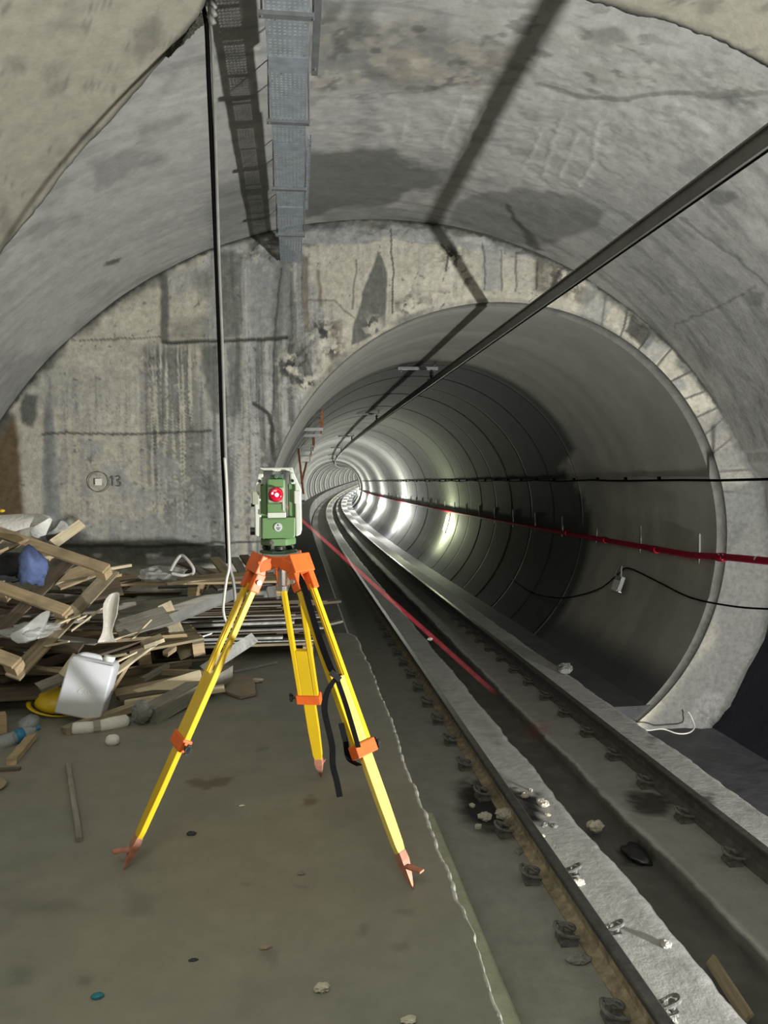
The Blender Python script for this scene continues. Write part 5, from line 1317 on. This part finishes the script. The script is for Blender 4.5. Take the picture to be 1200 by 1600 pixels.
# yellow helmet half hidden behind it
bm = bmesh.new(); bmesh.ops.create_uvsphere(bm, u_segments=24, v_segments=14, radius=.13)
bmesh.ops.delete(bm, geom=[v for v in bm.verts if v.co.z < -.005], context='VERTS')
for v in bm.verts: v.co = Vector((v.co.x*1.15, v.co.y, v.co.z*.95))
hh = empty('hard_hat', onz(88, 1120)+Vector((-.02, .08, .0)), .4)
o = bobj('shell', bm, 'hatyellow', hh, smooth=True); s = o.modifiers.new('solid', 'SOLIDIFY'); s.thickness = .004
bm = bmesh.new(); V0 = [(.15*math.cos(a)*1.12, .145*math.sin(a)) for a in np.linspace(0, 2*PI, 32, endpoint=False)]
A = [bm.verts.new((x, y, .0)) for x, y in V0]; B = [bm.verts.new((x*(1.06+.12*(x < -.05)), y*1.06, -.006)) for x, y in V0]; C_ = [bm.verts.new((x*(1.06+.12*(x < -.05)), y*1.06, -.010)) for x, y in V0]; D_ = [bm.verts.new((x, y, -.004)) for x, y in V0]
for X_, Y_ in ((A, B), (B, C_), (C_, D_), (D_, A)):
    for k in range(32): bm.faces.new((X_[k], X_[(k+1) % 32], Y_[(k+1) % 32], Y_[k]))
bobj('brim', bm, 'hatyellow', hh, smooth=True)
hh.rotation_euler = (.25, .2, .4); hh.location.z = .06
tag(hh, 'yellow plastic hard hat half hidden behind the jerrycan', 'hard hat')
# foam and scraps on the floor
f0 = empty('foam_strip', onz(160, 1140)); tag(f0, 'white foam strip on the floor in front of the jerrycan, dirty in the middle', 'foam')
a = onz(114, 1146)-f0.location; b = onz(150, 1143)-f0.location; c = onz(203, 1132)-f0.location; zz = Vector((0, 0, .03))
bm = bmesh.new(); tube(bm, [a+zz, a+(b-a)*.1+zz, b+zz], [.036, .042, .04], 10); tube(bm, [b+zz, (b+c)/2+zz, c-(c-b)*.12+zz, c+zz], [.04, .046, .044, .02], 10); bobj('foam_body', bm, 'foam', f0, smooth=True)
bm = bmesh.new(); tube(bm, [b-(b-a)*.12+zz, b+(c-b)*.12+zz], .045, 10); bobj('dirty_band', bm, mat('dirty_foam', (.30, .29, .24), .9), f0)
lump('foam_bit', onz(176, 1164)+Vector((0, 0, .03)), (.085, .07, .07), 'foam', 'small round white foam lump on the floor below the foam strip', 'foam', seed=6, rough=.15, flat=False)
lump('foam_bit', onz(214, 1128)+Vector((0, 0, .02)), (.06, .05, .045), 'plasterlump', 'small grey-white lump at the right end of the foam strip', 'foam', seed=8, rough=.2, flat=False)
board(onz(106, 1196)+Vector((0, 0, .012)), onz(124, 1316)+Vector((0, 0, .012)), .026, .022, 'woodgrey', 'single grey stick lying alone on the platform, left of the tripod', 'stick', 'stick')
board(onz(18, 1196)+Vector((0, 0, .02)), onz(50, 1158)+Vector((0, 0, .03)), .055, .035, 'woodtan', 'short tan wood block on the floor at the left edge', 'wood block', 'wood_block', jag=.008)
board(onz(-15, 1207)+Vector((0, 0, .01)), onz(32, 1204)+Vector((0, 0, .01)), .03, .016, 'wooddark', 'dark stick on the floor at the left edge below the tan block', 'stick', 'stick')
sheet('cardboard_sheet', [[onz(-20, 1240)+Vector((0, 0, .01)), onz(2, 1242)+Vector((0, 0, .012))], [onz(-20, 1215)+Vector((0, 0, .03)), onz(22, 1222)+Vector((0, 0, .02))]], 'card', 'corner of a cardboard sheet at the left edge of the floor', 'cardboard', .006)
def bottle():
    c = onz(24, 1163); t = empty('bottle', c+Vector((0, 0, .045)), -.35); tag(t, 'clear plastic bottle with a blue label lying at the left edge', 'bottle')
    bm = bmesh.new(); tube(bm, [(-.13, 0, 0), (-.125, 0, 0), (-.05, 0, 0), (-.03, 0, 0), (.04, 0, 0), (.09, 0, 0), (.115, 0, 0), (.14, 0, 0)], [.02, .043, .043, .040, .043, .035, .015, .014], 18); bobj('bottle_body', bm, 'petplastic', t, smooth=True)
    bm = bmesh.new(); cyl(bm, (.0, 0, 0), (.05, 0, 0), .0445, 18); bobj('label_band', bm, 'bluelabel', t, smooth=True)
    bm = bmesh.new(); cyl(bm, (.135, 0, 0), (.155, 0, 0), .0165, 14); bobj('bottle_cap', bm, 'bluelabel', t)
    t.rotation_euler = (0, -.15, .75)
bottle()
lump('plastic_bottle_crushed', onz(45, 1142)+Vector((0, 0, .05)), (.12, .2, .10), 'petplastic', 'crushed clear plastic container behind the blue-labelled bottle', 'container', seed=14, rough=.3, flat=False)
board(onz(-14, 1146)+Vector((0, 0, .06)), onz(10, 1142)+Vector((0, 0, .06)), .10, .12, 'woodtan', 'tan box end at the left edge above the bottle', 'box', 'box')
# rubber mat offcut
bm = bmesh.new(); hx = [onz(*p) for p in ((344, 1082), (352, 1064), (378, 1058), (398, 1066), (400, 1088), (376, 1094))]
prism_pts = [(p.x, p.y) for p in hx]; A = [bm.verts.new((x, y, .028)) for x, y in prism_pts]; B = [bm.verts.new((x, y, .004)) for x, y in prism_pts]
bm.faces.new(A); bm.faces.new(B[::-1])
for k in range(6): bm.faces.new((A[k], B[k], B[(k+1) % 6], A[(k+1) % 6]))
tag(bobj('board_offcut', bm, 'card', bevel=.004), 'flat six-sided board offcut on the floor between the heap and the tripod', 'board')
lump('paper_scrap', onz(402, 1067)+Vector((0, 0, .02)), (.09, .05, .04), 'rubble', 'crumpled scrap beside the six-sided offcut', 'scrap', seed=21, rough=.4)
lump('paper_scrap', onz(503, 1549)+Vector((0, 0, .012)), (.045, .035, .03), 'rubble', 'crumpled pale scrap on the floor near the bottom of the photo', 'scrap', seed=22, rough=.5)
lump('teal_chip', onz(152, 1559)+Vector((0, 0, .006)), (.040, .028, .018), 'teal', 'teal plastic scrap on the floor at lower left', 'scrap', seed=23, rough=.15, flat=False)
lump('stone_chip', onz(299, 1305)+Vector((0, 0, .008)), (.045, .025, .02), 'darkcloth', 'dark stone chip on the floor right of the left tripod foot', 'stone', seed=24, rough=.4)
lump('stone_chip', onz(378, 1260)+Vector((0, 0, .004)), (.03, .012, .008), 'foam', 'tiny white chip on the floor left of centre', 'chip', seed=25, rough=.3)
lump('stone_chip', onz(302, 1502)+Vector((0, 0, .005)), (.03, .014, .012), 'darkcloth', 'small dark chip on the floor below the left tripod foot', 'stone', seed=26, rough=.4)
lump('stone_chip', onz(415, 1482)+Vector((0, 0, .006)), (.04, .02, .014), 'card', 'brown curled flake on the floor in the lower middle', 'chip', seed=27, rough=.5)
lump('stone_chip', onz(470, 1366)+Vector((0, 0, .005)), (.03, .016, .012), 'greyrock', 'small grey chip on the floor between the front tripod feet', 'chip', seed=28, rough=.5)
lump('stone_chip', onz(638, 1596)+Vector((0, 0, .006)), (.05, .03, .016), 'rubble', 'chip on the floor at the bottom edge by the platform rim', 'chip', seed=29, rough=.5)

# ---- the many boards that make up the heap, each laid clear of the others
heap_lab = 'weathered board in the tangled heap under the leaning pallet'
for k in range(50):
    lay = k/50
    def gen():
        x = rnd(-2.8, -1.15); y = rnd(5.45, 7.0)+.25*lay
        z = .03+max(.05, (.66-.30*abs(x+1.9)))*rnd(max(0, lay-.25), lay+.08)
        ang = rnd(-.5, .9); L = rnd(.5, 1.25); ti = rnd(-.14, .16)
        d = Vector((math.cos(ang), math.sin(ang), ti)).normalized()*L/2
        return Vector((x, y, max(z, abs(d.z)+.04))), d, rnd(.07, .14), rnd(.016, .028), rnd(-.3, .3)
    c, d, w_, th_, tw = try_board(gen)
    board(c-d, c+d, w_, th_, rng.choice(['wood', 'woodgrey', 'wooddark', 'wooddark', 'woodtan', 'wooddark']), heap_lab, group='boards in the left heap', twist=tw, jag=.003)
for k in range(30):
    def gen():
        x = rnd(-2.9, .1); y = rnd(7.5, 8.45); z = .03+rnd(0, .55)*(1 if x < -.6 else .55)
        ang = rnd(-.3, .3); L = rnd(.7, 1.5); d = Vector((math.cos(ang), math.sin(ang), rnd(-.05, .05))).normalized()*L/2
        if y+abs(d.y) > YM-.08: y = YM-.1-abs(d.y)
        return Vector((x, y, max(z, abs(d.z)+.03))), d, rnd(.08, .16), .024, rnd(-.2, .2)
    c, d, w_, th_, tw = try_board(gen)
    board(c-d, c+d, w_, th_, rng.choice(['wooddark', 'woodgrey', 'wood', 'wooddark']), 'old board in the heap along the foot of the end wall', group='boards along the end wall', twist=tw)

# ---- rubble on the track ------------------------------------------------------------------
ZT = -1.05
for k, (px, py, s, m_, lab) in enumerate([
    (790, 1278, (.16, .12, .09), 'rubble', 'largest pale plaster lump on the oily patch beside the nearer rail'),
    (758, 1281, (.10, .10, .07), 'rubble', 'pale plaster lump left of the largest one beside the nearer rail'),
    (738, 1261, (.05, .05, .04), 'rubble', 'small pale plaster bit above the lumps beside the nearer rail'),
    (747, 1294, (.06, .05, .04), 'rubble', 'small pale plaster bit below the lumps beside the nearer rail'),
    (848, 1259, (.11, .08, .06), 'rubble', 'pale rubble lump on the slab right of the nearer rail'),
    (820, 1246, (.06, .05, .05), 'rubble', 'small white chip by the black hole right of the nearer rail'),
    (829, 1236, (.05, .03, .03), 'rubble', 'tiny white chip just above the black hole right of the nearer rail'),
    (856, 1274, (.05, .03, .02), 'rubble', 'small chip on the slab below the pale rubble lump'),
    (852, 1290, (.09, .04, .03), 'greyrock', 'grey splinter of concrete lying on the slab beside the rail'),
    (866, 1292, (.06, .05, .03), 'greyrock', 'grey concrete crumb right of the grey splinter'),
    (840, 1310, (.12, .05, .03), 'rubble', 'pale crumbs heaped against the nearer rail'),
    (829, 1298, (.07, .05, .04), 'rubble', 'pale crumb wedged against the nearer rail head'),
    (901, 1383, (.10, .06, .045), 'rubble', 'pale broken chunk on the slab beside the rail, lower down'),
    (876, 1356, (.08, .03, .03), 'rubble', 'white sliver beside the nearer rail head'),
    (1040, 1478, (.07, .06, .04), 'plasterlump', 'grey crumb near the right rim of the lit slab'),
    (948, 1455, (.09, .03, .05), 'plasterlump', 'pale crumb poking up behind the nearer rail'),
    (1042, 1592, (.12, .05, .05), 'plasterlump', 'pale crumb heap behind the nearer rail at the bottom edge'),
    (905, 1503, (.13, .08, .05), 'greyrock', 'dusty lump on the track floor beside the nearer rail'),
    (810, 1332, (.08, .05, .03), 'greyrock', 'scatter of grey grit beside the nearer rail'),
    (672, 1000, (.09, .07, .05), 'foam', 'small white lump on the slab far along the track'),
    (883, 1050, (.30, .2, .14), 'greyrock', 'grey broken block at the foot of the right tunnel wall'),
]):
    lump('rubble_lump', onz(px, py, ZT)+Vector((0, 0, s[2]*.35)), s, m_, lab, 'rubble', 'rubble on the track bed', seed=40+k, rough=.45, rz=k*1.3)
lump('rubble_lump', onz(929, 1301, -1.17)+Vector((0, 0, .05)), (.13, .10, .10), 'rubble', 'pale lump fallen into the drain channel', 'rubble', 'rubble on the track bed', seed=77, rough=.4)
lump('plastic_bag', onz(998, 1337, -1.19)+Vector((0, 0, .02)), (.24, .30, .07), 'blackplastic', 'black plastic bag lying in the drain channel', 'bag', seed=78, rough=.35, flat=False)
a = onz(1118, 1512, -1.17); b = onz(1178, 1606, -1.17)
board(a+Vector((-.03, 0, .05)), b+Vector((-.03, 0, .05)), .07, .02, 'wood', 'wooden lath stuck along the left wall of the drain channel', twist=.9)
# white wire at the foot of the tunnel mouth
w = empty('wire', (0, 0, 0)); tag(w, 'thin white wire looping across the floor at the foot of the tunnel mouth', 'wire')
bm = bmesh.new(); tube(bm, spline([at(a, b, yy) for a, b, yy in [(996, 1134, 8.35), (1010, 1141, 8.3), (1035, 1139, 8.4), (1058, 1146, 8.3), (1076, 1145, 8.3), (1085, 1136, 8.5), (1080, 1120, 8.6), (1075, 1112, 8.65)]], 6), .009, 6); bobj('sheath', bm, 'whitemark', w, smooth=True)
